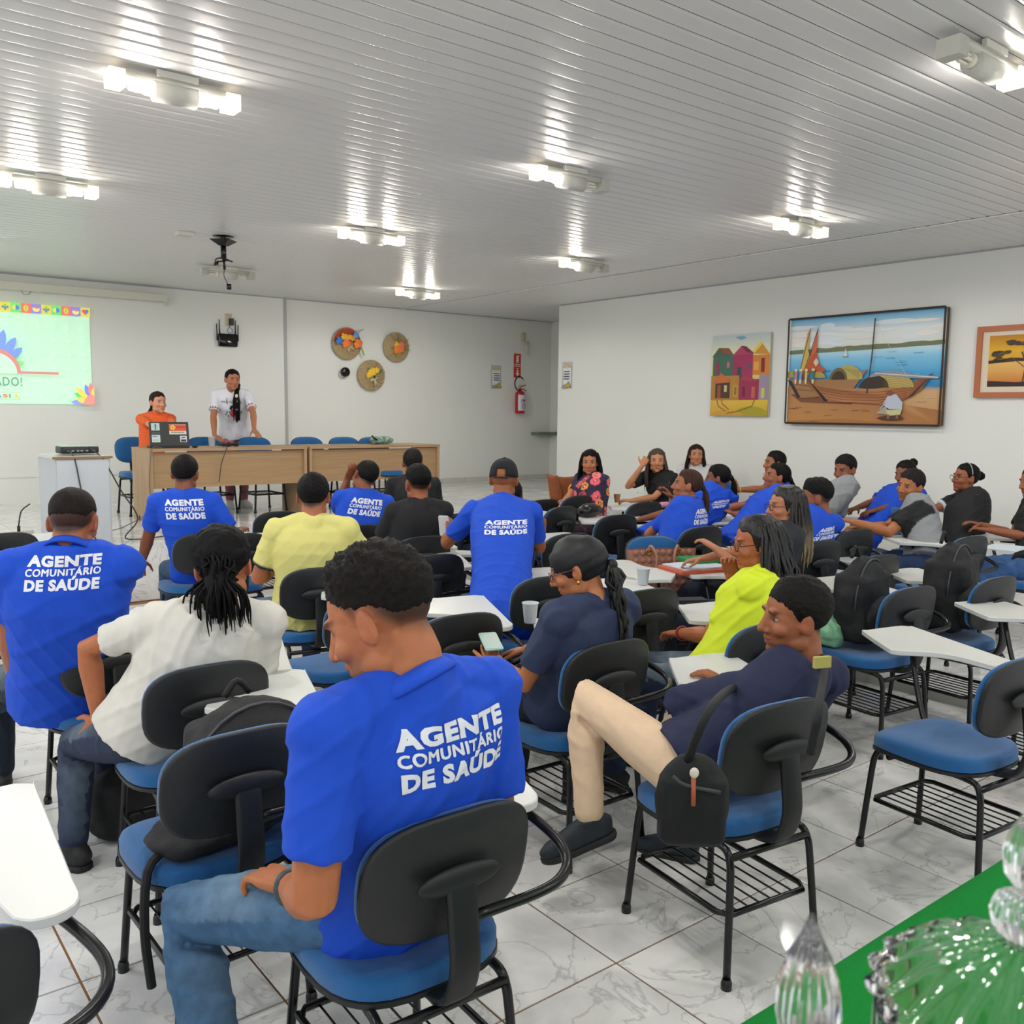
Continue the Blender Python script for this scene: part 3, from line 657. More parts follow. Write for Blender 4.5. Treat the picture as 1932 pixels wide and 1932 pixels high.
    A.line([(.555, .28), (.575, .6), (.585, .95)], .014, '3f3028').line([(.585, .92), (.8, .42)], .003, 'd8c8b8')
    # man crouching by the net
    A.disc(.71, .06, .08, .02, '4a3020').poly([(.62, .1), (.7, .09), (.68, .17)], 'a89a88').poly([(.66, .18), (.69, .26), (.74, .27), (.78, .2), (.78, .14), (.7, .14)], 'b6bccb').disc(.7, .28, .022, .024, '7a4a34').poly([(.68, .13), (.78, .14), (.77, .09), (.7, .08)], 'c0bc88').rect(.69, .055, .705, .09, '8a5a40').rect(.745, .055, .76, .09, '8a5a40').line([(.68, .2), (.645, .14)], .012, '9aa2b8')
    for x, c in ((.055, 'c07a80'), (.09, '8090c0'), (.13, 'c8b050'), (.18, '2f6a78')): A.rect(x, .42, x+.018, .5, c).disc(x+.009, .51, .012, .012, 'd8c8a0').rect(x+.002, .38, x+.015, .42, 'd8d0b0')
    for a, b in (((0, 0), (1, 0)), ((1, 0), (1, 1)), ((1, 1), (0, 1)), ((0, 1), (0, 0))): A.line([a, b], .022, '2a1c16')
def sunset(A):
    A.rect(0, 0, 1, 1, 'd9cbb4')
    B = lambda x: .09+x*.82
    A.grad(.06, .09, .95, .93, [(0, '3a2410'), (.1, 'c87830'), (.3, 'd8a050'), (.46, 'e0b060'), (.52, 'd8a028'), (.7, 'e0a818'), (1, 'b8780c')])
    A.poly([(.5, .12), (.75, .12), (.7, .5), (.55, .5)], 'f0e0a0').disc(.64, .62, .07, .1, 'f4e068')
    A.poly([(.06, .09), (.95, .09), (.95, .16), (.7, .14), (.5, .18), (.3, .16), (.06, .19)], '2c1a0c').poly([(.06, .47), (.3, .5), (.6, .485), (.95, .5), (.95, .53), (.5, .54), (.25, .56), (.06, .52)], '3a220e')
    A.line([(.36, .17), (.38, .45), (.34, .65)], .014, '5a3a1c').line([(.37, .4), (.26, .56)], .008, '5a3a1c').line([(.38, .45), (.45, .66)], .009, '5a3a1c')
    rr = random.Random(9)
    for x, y, w, h in ((.17, .62, .13, .09), (.3, .8, .14, .08), (.48, .78, .16, .1), (.58, .66, .14, .08), (.15, .55, .08, .05), (.42, .66, .08, .05)):
        for k in range(12): A.disc(x+rr.uniform(-w/2, w/2), y+rr.uniform(-h/2, h/2), w*.22, h*.25, rr.choice(['4a3a22', '5f4a2a', '3c2c18']), 10)
painting(7.37, 6.53, 1.63, 2.585, 'unframed canvas of green, magenta and orange houses on right wall', houses, .03, 'b9b4a0')
painting(6.25, 4.49, 1.56, 2.70, 'large canvas of beached wooden boats, orange sail and crouching fisherman', boats, .05, '5a4430')
painting(4.15, 3.1, 1.88, 2.44, 'orange framed sunset painting with a dark tree, cut by right frame edge', sunset, .02, 'c8b8a0', 'b0653c')

# ------------------------------------------------------------------ chairs
def chair_proto(tablet=True):
    t = empty('tablet_chair' if tablet else 'office_chair', (0, 0, 0))
    def xyz_shell(w, d, z, thick, dish, wf):
        """seat cushion: superellipse grid, waterfall front"""
        g = G(); O = supere(w, d, 3.0, 32); V = []; Fc = []; n = len(O)
        rings = [(1, -thick), (1.0, -thick*.35), (.97, -.004), (.9, 0.006), (.6, .006), (.25, .004), (.0, .002)]
        for s, h in rings:
            for x, y in O:
                x2, y2 = x*s, y*s; fr = max(0, (y2/(d/2))-.45); V.append((x2, y2, z+h-wf*fr*fr*3-dish*(1-min(1, (x2/(w/2))**2))*(s < .95)*1.0))
        for i in range(len(rings)-1):
            for j in range(n): k = (j+1) % n; Fc.append((i*n+j, i*n+k, (i+1)*n+k, (i+1)*n+j))
        Fc.append(tuple(range(n))[::-1]); g.add(V, Fc); return g
    g = xyz_shell(.44, .44, .465, .045, .006, .03); g.v = [v+np.array([0, .03, 0]) for v in g.v]; autosmooth(link('seat', g, BLUEF, t), 60)
    g = xyz_shell(.445, .445, .422, .018, 0, .03); g.v = [v+np.array([0, .03, 0]) for v in g.v]; autosmooth(link('seat_shell', g, BLK, t), 50)
    # backrest: curved shell, black behind, blue pad in front
    def back(w, h, y0, th, zc=.69):
        g = G(); O = supere(w, h, 3.0, 36); V = []; Fc = []; n = len(O)
        rings = [(.0, th*.9), (.6, th*.9), (.93, th*.75), (1, th*.3), (1, -th*.3), (.95, -th*.6), (.6, -th*.7), (0, -th*.7)]
        for s, yy in rings:
            for x, z in O: x2, z2 = x*s, z*s; V.append((x2, y0+yy+x2*x2*.55-z2*.16, zc+z2))
        for i in range(len(rings)-1):
            for j in range(n): k = (j+1) % n; Fc.append((i*n+j, i*n+k, (i+1)*n+k, (i+1)*n+j))
        g.add(V, Fc); return g
    link('backrest_shell', back(.415, .285, -.235, .014), BLK, t)
    link('backrest_pad', back(.408, .276, -.216, .019), BLUEF, t)
    # spine bar with T bracket
    g = G(); P = catmull([(0, .02, .405), (0, -.15, .398), (0, -.245, .42), (0, -.282, .50), (0, -.275, .60), (0, -.262, .69)], 5); loft(g, P, [.036]*len(P), [.011]*len(P), np.array([1., 0, 0]), 12, 4)
    ellip(g, (0, -.262, .69), (.105, .014, .03)); link('spine_bar', g, mat('spine_plastic', '181a1b', .5), t)
    # legs
    for sx in (-1, 1):
        for sy in (-1, 1):
            g = G(); tube(g, [(sx*.185, sy*.235, .006), (sx*.165, sy*.215, .30), (sx*.16, sy*.205, .365), (sx*.157, sy*.185, .392), (sx*.155, sy*.14, .398)], .0115, 10, smooth=3)
            lathe(g, [(.001, 0), (.016, 0), (.0165, .02), (.012, .032)], (sx*.185, sy*.235, 0), 10); link('leg', g, TUBE, t)
    g = G()
    for sx in (-1, 1): tube(g, [(sx*.155, -.15, .398), (sx*.155, .15, .398)], .0115, 8)
    for y in (-.205, .15): tube(g, [(-.16, y, .375), (.16, y, .375)], .0115, 8)
    link('seat_frame', g, TUBE, t)
    g = G(); z = .2
    tube(g, [(-.172, .19, z), (-.172, -.17, z), (-.15, -.205, z), (.15, -.205, z), (.172, -.17, z), (.172, .17, z), (.15, .2, z), (-.15, .2, z), (-.172, .17, z)], .0095, 8)
    for i in range(6):
        x = -.115+.046*i; tube(g, [(x, -.205, z), (x, .2, z)], .0032, 6)
    link('book_rack', g, TUBE, t)
    if tablet:
        g = G(); tube(g, [(.02, -.268, .60), (.2, -.27, .60), (.285, -.25, .605), (.335, -.2, .62), (.345, -.12, .645), (.33, .05, .672), (.3, .3, .676)], .0125, 10, smooth=4)
        tube(g, [(.24, .34, .672), (.2, .27, .5), (.165, .2, .385)], .0115, 8, smooth=3); link('arm_tube', g, TUBE, t)
        O = [(.247, -.03), (.262, -.066), (.30, -.084), (.342, -.076), (.370, -.04), (.388, .02), (.56, .53), (.565, .56), (.545, .59), (.51, .605), (.33, .625), (.295, .618), (.14, .39), (.125, .355), (.14, .325), (.20, .275), (.245, .22), (.262, .15), (.255, .06)]
        O = catmull(np.array([(a, b, 0) for a, b in O+[O[0]]]), 2)[:-1, :2]
        g = G(); slab(g, O, .684, .706, .003); tb = link('tablet', g, WHT, t); autosmooth(tb, 30)
    return t
proto = chair_proto(True)
CH = {}
used = [0]
def place_chair(key, x, y, h, label, z=0, group='tablet-arm chairs of the audience'):
    o = proto if not used[0] else copy_tree(proto)
    used[0] = 1
    a = math.radians(h-90); o.location = (x, y, z); o.rotation_euler = (0, 0, a); tag(o, label, 'chair', group); CH[key] = (x, y, h, z); return o
def chair_px(key, px, py, h, label):
    z = 0; P = atz(px, py, .84)
    if P[0] > XP+.05: z = .06; P = atz(px, py, .90)
    a = math.radians(h); x, y = P[0]+.23*math.cos(a), P[1]+.23*math.sin(a)
    if z == 0 and x > XP-.1: x = XP-.2
    place_chair(key, x, y, h, label, z)
place_chair('fg', 1.04, 1.74, 88, 'tablet-arm chair under the foreground man in the blue shirt')
place_chair('bp', .86, 2.46, 91, 'empty tablet-arm chair with a dark backpack on its seat, left foreground')
place_chair('white', 1.02, 3.12, 89, 'tablet-arm chair behind the white T-shirt woman, white tablet to its right')
place_chair('bl', .02, 1.80, 105, 'tablet-arm chair cut by the bottom left corner, large white tablet')
place_chair('navy', 2.24, 1.77, 82.5, 'tablet-arm chair under the man in navy with the crossbody bag')
place_chair('emptyR', 3.31, 1.57, 84.5, 'empty tablet-arm chair with bright blue seat at the right foreground')
place_chair('wrap', 2.30, 2.57, 88, 'tablet-arm chair under the woman with the black headwrap')
chair_px('red', 870, 1152, 84, 'tablet-arm chair with a red plastic bag on its tablet, centre')
chair_px('yel', 603, 1066, 78, 'tablet-arm chair under the man in the yellow T-shirt')
place_chair('eb', 1.98, 3.85, 95, 'empty tablet-arm chair with blue seat between yellow shirt and foreground man')
place_chair('big', .93, 3.85, 90, 'tablet-arm chair under the big man in the blue shirt at left')
chair_px('c12', 818, 1042, 84, 'empty tablet-arm chair left of the man in the black cap')
chair_px('k11', 800, 1008, 86, 'tablet-arm chair under the second man in black, centre')
chair_px('c14', 525, 962, 88, 'empty tablet-arm chair left of the yellow shirt man, near the stage')
chair_px('b9', 680, 987, 86, 'tablet-arm chair under the blue shirt man leaning on his hand')
chair_px('c16', 862, 966, 86, 'empty tablet-arm chair half hidden behind the black cap man, left side')
chair_px('k10', 775, 975, 86, 'tablet-arm chair under the farther man in black below the table end')
chair_px('c17', 8, 1002, 88, 'empty tablet-arm chair at the left frame edge, farther one')
chair_px('c18', -5, 1036, 88, 'empty tablet-arm chair at the left frame edge behind the big man, nearer one')
place_chair('b2', 2.12, 6.25, 88, 'tablet-arm chair under the blue shirt man before the wooden table')
chair_px('c19', 452, 1003, 88, 'empty tablet-arm chair just behind the white T-shirt woman head')
place_chair('cap', 3.48, 4.62, 150, 'tablet-arm chair under the man in the black cap, turned sideways')
chair_px('c20', 1035, 1082, 82, 'empty tablet-arm chair behind the headwrap woman face, right of cap man')
chair_px('c21', 1222, 1106, 84, 'tablet-arm chair with blue rim and a black bag on it, right of headwrap woman')
chair_px('c22', 1075, 1003, 84, 'empty tablet-arm chair right of the black cap man shoulder')
chair_px('c23', 1165, 968, 86, 'empty tablet-arm chair beside the desk holding the black purse')
place_chair('c24', 4.42, 4.0, 250, 'blue padded chair turned to the camera behind the quilted handbag')
chair_px('p16', 1325, 990, 86, 'tablet-arm chair under the blue shirt woman with the brown ponytail')
chair_px('c26', 1218, 944, 86, 'tablet-arm chair under the older woman in black by the wall')
chair_px('flower', 1060, 953, 100, 'tablet-arm chair under the woman in the flowered blouse')
chair_px('yg', 1452, 1168, 84, 'tablet-arm chair under the woman in neon yellow')
chair_px('c29', 1722, 1102, 84, 'tablet-arm chair holding a black backpack and green plastic bag')
chair_px('c30', 1660, 1043, 84, 'empty tablet-arm chair just behind the black backpack')
chair_px('p25', 1832, 1008, 84, 'tablet-arm chair behind the grey raglan man, under the headband woman')
chair_px('rag', 1615, 995, 84, 'tablet-arm chair under the man in the grey raglan shirt')
chair_px('c33', 1548, 1016, 84, 'tablet-arm chair behind the woman with long ombre hair')
place_chair('c34', 4.88, 2.36, 86, 'tablet-arm chair at right edge with a black backpack and pale plastic bag')
place_chair('c35', 4.28, 1.62, 86, 'tablet-arm chair at right edge just beyond the empty bright blue seat')
P = atz(1005, 952, .707); place_chair('hid', P[0]-.36, P[1]-.38, 88, 'tablet-arm chair holding the laptop sleeve, mostly hidden behind the black cap man')
P = atz(1066, 945, .767); place_chair('tote', P[0]-.40, P[1]-.40, 92, 'tablet-arm chair holding the brown tote bag on its tablet', .06)
place_chair('p20', 4.05, 3.15, 100, 'tablet-arm chair under the woman with long ombre hair')
place_chair('p21', 4.75, 3.55, 95, 'tablet-arm chair under the short haired blue shirt man at right')
place_chair('p26', 6.75, 2.75, 95, 'tablet-arm chair under the woman in black at the right frame edge', .06)
place_chair('gray', 6.15, 4.45, 100, 'tablet-arm chair under the young man in the plain grey T-shirt', .06)
place_chair('p17', 5.40, 5.05, 92, 'tablet-arm chair under the woman behind the brown ponytail woman', .06)
place_chair('p18', 7.35, 5.25, 120, 'tablet-arm chair under the woman with the gold watch', .06)
place_chair('p19', 5.78, 4.50, 108, 'tablet-arm chair under the woman in blue polo with frizzy ponytail', .06)
place_chair('wall', 8.2, 6.85, 190, 'chair under the woman seated against the right wall', .06)
place_chair('p23', 7.05, 4.15, 140, 'tablet-arm chair under the person with the hair bun at the right wall', .06)
# chairs behind the table on the stage
p2 = chair_proto(False); first = True
for px, lb in ((252, 'under the seated presenter in orange'), (385, 'left of the standing presenter, behind the cup'), (478, 'right of the standing presenter'), (578, 'third from the right behind the table'), (648, 'second from the right behind the table'), (703, 'at the right end, behind the colourful bag')):
    o = p2 if first else copy_tree(p2); first = False
    P = atz(px, 823, S+.84); o.location = (P[0], P[1]-.23, S); o.rotation_euler = (0, 0, math.radians(180)); tag(o, 'blue padded stage chair '+lb, 'chair', 'blue chairs behind the wooden table')

# ------------------------------------------------------------------ wooden tables on the stage
def table(x0, x1, label):
    y0, y1 = 9.30, 9.92; t = empty('wooden_table', ((x0+x1)/2, (y0+y1)/2, S), 0, label, 'table', 'wooden tables of the presenters'); w = (x1-x0); d = y1-y0
    autosmooth(link('table_top', G().box((0, 0, .736), (w, d, .028)), WOOD, t, None, False))
    for s in (-1, 1): link('side_panel', G().box((s*(w/2-.09 if s*1 else 0), .0, .361), (.03, d-.03, .722)) if False else G().box((s*(w/2-.016), 0, .361), (.03, d-.02, .722)), WOODV, t, None, False)
    link('modesty_panel', G().box((0, -d/2+.06, .53), (w-.06, .02, .36)), mat('modesty_laminate', 'a3845f', .45, var=.12, vscale=2, stretch=(1, 1, 22)), t, None, False)
    for s in (-1, 1): g = G(); lathe(g, [(.001, -.003), (.015, -.003), (.015, .01), (.001, .01)], (s*(w/2-.016), -d/2+.1, 0), 10); link('foot_glide', g, BLK, t)
table(2.74, 4.42, 'left wooden table on the stage with laptop and microphones')
table(4.45, 6.16, 'right wooden table on the stage with a colourful bag on it')

# ------------------------------------------------------------------ people
def sph(c, r): return ('e', np.array(c), (r, r, r), None)
def heightf(x, a, b): t = np.clip((x-a)/(b-a), 0, 1); return t*t*(3-2*t)
HL = np.array([(0, 46), (40, 42), (62, 30), (78, 6), (92, -2), (110, -6), (135, -30), (180, -38)], float)
HLF = np.array([(0, 46), (40, 42), (60, 30), (72, -14), (90, -35), (110, -45), (135, -50), (180, -55)], float)
def remesh(g, voxel, smooth=4, fac=.5):
    me = g.mesh('tmp'); o = bpy.data.objects.new('tmp', me); COL.objects.link(o)
    m = o.modifiers.new('r', 'REMESH'); m.mode = 'VOXEL'; m.voxel_size = voxel; m.adaptivity = 0
    s = o.modifiers.new('s', 'SMOOTH'); s.factor = fac; s.iterations = smooth
    dg = bpy.context.evaluated_depsgraph_get(); out = bpy.data.meshes.new_from_object(o.evaluated_get(dg))
    bpy.data.objects.remove(o); bpy.data.meshes.remove(me); out.shade_smooth(); return out
def getv(me): a = np.empty(len(me.vertices)*3); me.vertices.foreach_get('co', a); return a.reshape(-1, 3)
def getn(me): a = np.empty(len(me.vertices)*3); me.vertices.foreach_get('normal', a); return a.reshape(-1, 3)
def setv(me, v): me.vertices.foreach_set('co', v.ravel()); me.update()
def setcol(me, C):
    a = me.color_attributes.new('Col', 'FLOAT_COLOR', 'POINT'); a.data.foreach_set('color', np.hstack([C, np.ones((len(C), 1))]).ravel())
def fbm(V, k, seed=0):
    r = np.random.RandomState(seed); out = 0
    for o in range(4):
        for _ in range(3):
            d = r.randn(3); d /= np.linalg.norm(d); out = out+np.sin(V@d*k*(1.9**o)+r.rand()*6.28+1.3*np.sin(V@(r.randn(3)*k*.4)))/(1.8**o)
    return out/4.5
def folds(me, amp, k, seed, zs=.5):
    V = getv(me); N = getn(me); r = np.random.RandomState(seed); h = 0
    for i in range(5):
        d = r.randn(3)*np.array([1, 1, 1.3]); d /= np.linalg.norm(d)
        ph = V@d*k*(1+.35*i)+1.8*fbm(V, k*.25, seed+i); h = h+np.exp(-(np.sin(ph)/.42)**2)*np.clip(fbm(V, k*.18, seed+9+i)+.2, 0, 1)
    setv(me, V+N*((h-h.mean())[:, None]*amp)); 
def ik(S0, T, hint, l1, l2):
    S0, T, hint = map(np.array, (S0, T, hint)); d = T-S0; L = np.linalg.norm(d); Lm = (l1+l2)*.995
    if L > Lm: T = S0+d*Lm/L; L = Lm; d = T-S0
    L = max(L, abs(l1-l2)+.02)
    a = (l1*l1-l2*l2+L*L)/(2*L); h = math.sqrt(max(l1*l1-a*a, 0)); u = unit(d); v = hint-S0; v = v-u*(v@u)
    if np.linalg.norm(v) < 1e-4: v = np.array([0, 0, -1.])-u*(-u[2])
    return S0+u*a+unit(v)*h, T
HEADC = {}
def head_prims(g, T):
    """T maps head-local (x right,y forward,z up) to world"""
    def E(c, r, R=None): 
        gg = G(); ellip(gg, c, r, R, 20, 14); g.add(T(gg.v[0]), gg.f)
    E((0, -.014, .032), (.0745, .096, .084)); E((0, .018, -.01), (.066, .074, .095)); E((0, .026, -.055), (.057, .058, .052)); E((0, .066, -.088), (.024, .022, .022)); E((0, .07, -.055), (.03, .022, .03))
    for s in (-1, 1):
        E((s*.036, .058, -.022), (.026, .026, .024)); E((s*.046, .012, -.065), (.02, .035, .028)); E((s*.025, .079, .030), (.020, .009, .009))
        R = np.array([[math.cos(s*.35), -math.sin(s*.35), 0], [math.sin(s*.35), math.cos(s*.35), 0], [0, 0, 1]])
        E((s*.079, -.006, -.004), (.0085, .019, .033), R); E((s*.073, .0, -.012), (.012, .014, .022))
    gg = G(); tube(gg, [(0, .084, .018), (0, .095, -.006), (0, .1045, -.024)], [.0085, .0105, .0130], 10, round_=True); g.add(T(gg.v[0]), gg.f)
    for s in (-1, 1): E((s*.0125, .093, -.03), (.009, .010, .0075))
    E((0, .081, -.053), (.023, .014, .008)); E((0, .079, -.066), (.02, .014, .008))
def hand(g, Wp, d, nrm, side, s=1.0, curl=.35, spread=1.0):
    """Wp wrist, d pointing direction, nrm = back-of-hand normal, side=+1 when thumb lies along +lat"""
    d = unit(d); nrm = unit(nrm-d*(np.dot(nrm, d))); lat = np.cross(d, nrm)*side; pn = -nrm
    C = [Wp-d*.01, Wp+d*.02*s, Wp+d*.055*s, Wp+d*.088*s]; loft(g, C, [.024*s, .033*s, .041*s, .039*s], [.018*s, .016*s, .015*s, .011*s], np.tile(lat, (4, 1)), 14, 2.6)
    for i, (o, L) in enumerate(((.030, .070), (.0105, .080), (-.0095, .075), (-.0285, .058))):
        p = Wp+d*.083*s+lat*o*s; a = curl*.5; Pts = [p]; dd = unit(d+lat*o*4*spread)
        for k, f in enumerate((.42, .32, .26)):
            q = dd*math.cos(a)+pn*math.sin(a); p = p+q*L*f*s; Pts.append(p); a += curl*(1+.15*i)
        tube(g, Pts, [.0095*s, .0088*s, .008*s, .0072*s], 8, round_=True)
    p = Wp+d*.02*s+lat*.028*s; q1 = unit(d*.6+lat*.75+pn*.25); q2 = unit(d*.85+lat*.4+pn*.35); p1 = p+q1*.042*s; p2_ = p1+q2*.03*s; p3 = p2_+q2*.024*s
    tube(g, [p, p1, p2_, p3], [.014*s, .0115*s, .010*s, .008*s], 8, round_=True)

def person(key, label, top, hip, h=90, th=None, sroll=0, face=(90, 10, 0), fz=0., L=None, R=None, legs=None, sleeve='short', shirt='0c48c2', pants='1c2433', shoe='1c1c1e',
           skin='9a6a4c', hair='short', haircol='0d0b0b', girth=1.0, female=False, collar=None, text=False, eyes=False, near=False, hem=0, cuff=None, extra=None, scale=1.0, handL=None, handR=None, denim=True, shbump=1, hairseed=0, trim=None, nofeet=False, slim=1.0, neckfwd=.0, raglan=None, hscale=1.0, tz=None, vol=0.0, nd=0.0):
    th = h if th is None else th
    rt = empty('person', (0, 0, 0), 0, label, 'person')
    vx = .0048 if near else (.0062 if eyes else .007)
    fa, fp, fr = [math.radians(q) for q in face]
    # head frame
    fwd = np.array([math.cos(fa)*math.cos(fp), math.sin(fa)*math.cos(fp), -math.sin(fp)]); rr0 = np.array([math.sin(fa), -math.cos(fa), 0]); up0 = np.cross(rr0, fwd)
    hx = math.cos(fr)*rr0+math.sin(fr)*up0; hz = -math.sin(fr)*rr0+math.cos(fr)*up0; HM = np.stack([hx, fwd, hz], 1)
    topP = atY(*top); hs = hscale*(scale**.5)*(1.0 if female else 1.05); hc = topP-hz*.118*hs-np.array([0, 0, .008])
    D = depth(hc)
    T = lambda v: (np.asarray(v)*hs) @ HM.T+hc
    J = lambda q: np.array(q[1:4], float) if q[0] == 'w' else atD(q[0], q[1], D+(q[2] if len(q) > 2 else 0))
    a = math.radians(h); bf = np.array([math.cos(a), math.sin(a), 0]); br = np.array([math.sin(a), -math.cos(a), 0])
    a2 = math.radians(th); tf = np.array([math.cos(a2), math.sin(a2), 0]); tr = np.array([math.sin(a2), -math.cos(a2), 0])
    hipP = np.array([hip[0], hip[1], fz+(hip[2] if len(hip) > 2 else .56)])
    neck = hc+np.array([0, 0, -(.112+nd)*hs])-fwd*np.array([1, 1, 0])*.035*hs-tf*.02-hz*np.array([1, 1, 0])*.05+tf*neckfwd
    ch = (hipP+neck)/2-tf*.03*(1 if key != 'stand' else .3); tl = neck-hipP
    def spine(t): return (1-t)**2*hipP+2*t*(1-t)*ch+t*t*neck
    rol = math.radians(sroll); tr = unit(tr*math.cos(rol)+np.array([0, 0, 1])*math.sin(rol))
    def lat(t): return unit(br*(1-t)+tr*t)
    gs = girth; k = scale*(.93 if female else 1.0)*slim
    shc = spine(.88); sw = .175*k*(1+.25*(gs-1)); SL = shc-tr*sw; SRt = shc+tr*sw
    l1, l2 = .285*scale, .255*scale
    def arm(spec, Sh, sd):
        if spec is None: spec = 'lap'
        if spec == 'lap': e = Sh+np.array([0, 0, -.25])+tr*sd*.06+tf*.05; w = hipP+bf*.30+br*sd*.07+np.array([0, 0, .11])
        elif spec == 'desk': e = Sh+np.array([0, 0, -.24])+tr*sd*.08+tf*.12; w = hipP+bf*.40+br*(.30 if sd > 0 else .02)+np.array([0, 0, .19])
        elif spec == 'hang': e = Sh+np.array([0, 0, -.28])+tr*sd*.05; w = e+np.array([0, 0, -.25])+tf*.04
        else: e, w = J(spec[0]), J(spec[1])
        return ik(Sh, w, e, l1, l2)
    EL, WL = arm(L, SL, -1); ER_, WR = arm(R, SRt, 1)
    # ---------------- legs
    if legs is None: legs = {}
    LG = []
    for sd, nm in ((-1, 'L'), (1, 'R')):
        hj = hipP+br*sd*.088*k-np.array([0, 0, .02])
        if key == 'stand': kn = hj+np.array([0, 0, -.42])+bf*.02; an = hj+np.array([0, 0, -.80]); an[2] = fz+.08
        elif nm in legs:
            kn = J(legs[nm][0]); an = J(legs[nm][1]); v = kn-hj; kn = hj+unit(v)*.43*scale; v = an-kn; an = kn+unit(v)*.40*scale
            if an[2] < fz+.08: an[2] = fz+.08
        else:
            sp = legs.get('spread', .07); kn = hj+bf*.41*scale+br*sd*sp; kn[2] = fz+.50; an = kn+np.array([0, 0, -.42])+bf*legs.get('tuck', .02); an[2] = fz+.085
        LG.append((hj, kn, an, legs.get('foot'+nm)))
    # ---------------- skin body
    g = G(); head_prims(g, T)
    nb = spine(.97); tube(g, [T([(0, -.022, -.04)])[0], T([(0, -.024, -.08)])[0], T([(0, -.02, -.09)])[0]*.4+neck*.6, nb-np.array([0, 0, .01]), spine(.84)], [.055*hs*(.86 if female else 1.02), .052*hs*(.86 if female else 1.08), .056*k*(.9 if female else 1.05), .054*k, .035*k], 14, smooth=2, round_=True)
    tube(g, [spine(.84), spine(.5), spine(.05)], [.045, .05, .05], 10, round_=True)
    tube(g, [SL, SRt], .033*k, 10, round_=True); gm = (.5+.5*gs)*k
    for Sh, E_, W_ in ((SL, EL, WL), (SRt, ER_, WR)):
        P = [Sh, Sh+(E_-Sh)*.35, Sh+(E_-Sh)*.75, E_, E_+(W_-E_)*.25, E_+(W_-E_)*.65, W_]
        Rr = np.array([.036, .042, .042, .040, .043, .034, .026])*gm*(.9 if female else 1.02); tube(g, P, Rr, 12, round_=True)
    for q, (Wp, E_, sd, hs_) in {'L': (WL, EL, -1, handL), 'R': (WR, ER_, 1, handR)}.items():
        fd = unit(Wp-E_); spec = hs_ or {}
        d = unit(J(spec['to'])-Wp) if 'to' in spec else unit(fd+tf*.15)
        nr = np.array(spec.get('n', (0, 0, 1.)), float)
        if abs(unit(nr)@d) > .9: nr = tr*sd
        # thumb side: for the left hand with palm down the thumb lies to the right
        hand(g, Wp, d, nr, 1 if sd < 0 else -1, .98*k, spec.get('curl', .4), 1)
    for hj, kn, an, ft in LG: tube(g, [hj, kn, an], [.045, .035, .032], 8, round_=True)
    if not nofeet:
        for hj, kn, an, ft in LG: tube(g, [an, an+np.array([0, 0, -.035])+bf*.03], [.032, .03], 8, round_=True)
    body = remesh(g, vx, 3 if near else 2, .45)
    V = getv(body); H = ((V-hc) @ HM)/hs; nearh = (np.linalg.norm(H, axis=1) < .16)
    # facial sculpt
    disp = np.zeros_like(V)
    def bump(c, s, vec): 
        w = np.exp(-(((H-np.array(c))/np.array(s))**2).sum(1))*nearh; disp[:] += w[:, None]*(np.array(vec)*hs @ HM.T)
    for s in (-1, 1):
        bump((s*.032, .085, .008), (.015, .02, .010), (0, -.0045, 0)); bump((s*.024, .08, -.055), (.010, .02, .01), (0, -.003, 0))
    bump((0, .09, -.0595), (.022, .02, .0025), (0, -.0035, 0)); bump((0, .085, -.078), (.015, .02, .006), (0, -.003, 0))
    if near: 
        for s in (-1, 1): bump((s*.082, .0, .0), (.01, .009, .015), (-s*.004, 0, 0))
    V = V+disp; setv(body, V)
    sk = np.array(lin(skin))*np.array([1.10, .88, .72]); C = np.tile(sk, (len(V), 1)); C *= (1+.06*fbm(V, 30, 3))[:, None]
    def paint(c, s, col, amt=1.0, p=2):
        w = np.exp(-((np.abs((H-np.array(c))/np.array(s)))**p).sum(1))*nearh*amt; C[:] = C*(1-w[:, None])+np.array(lin(col))*w[:, None]
    lipc = 'a04a44' if female else '8f5044'
    paint((0, .09, -.0595), (.022, .03, .0085), lipc, .75, 4)
    for s in (-1, 1):
        paint((s*.031, .09, .031), (.021, .03, .0052), haircol, .8, 4); paint((s*.032, .09, .011), (.0165, .03, .0055), '3a2620', .55, 4)
        paint((s*.04, .07, -.025), (.02, .03, .018), 'b06a55', .22); paint((s*.082, 0, -.005), (.02, .03, .03), 'a85a48', .35); paint((s*.011, .1, -.036), (.005, .02, .003), '3a201a', .7)
    az = np.degrees(np.arctan2(np.abs(H[:, 0]), H[:, 1]+.0)); el = np.degrees(np.arctan2(H[:, 2], np.hypot(H[:, 0], H[:, 1])))
    if hair in ('short', 'fade', 'buzz'):
        lo = np.interp(az, HL[:, 0], HL[:, 1]); w = heightf(el, lo-6, lo+(24 if hair == 'fade' else 8))*nearh*(.9)
        ear = np.exp(-(((H-np.array([0.079, -.004, -.004]))/np.array([.014, .022, .036]))**2).sum(1))+np.exp(-(((H-np.array([-.079, -.004, -.004]))/np.array([.014, .022, .036]))**2).sum(1))
        w = w*(1-np.clip(ear*1.6, 0, 1)); C[:] = C*(1-w[:, None])+np.array(lin(haircol))*w[:, None]
        if not female: paint((0, .05, -.075), (.05, .06, .035), '5a4036', .28)
    setcol(body, C)
    link('body', body, mat('skin', 'ffffff', .48, attr=True, bump=.12, bscale=240, var=.05, vscale=40, spec=.4), rt)
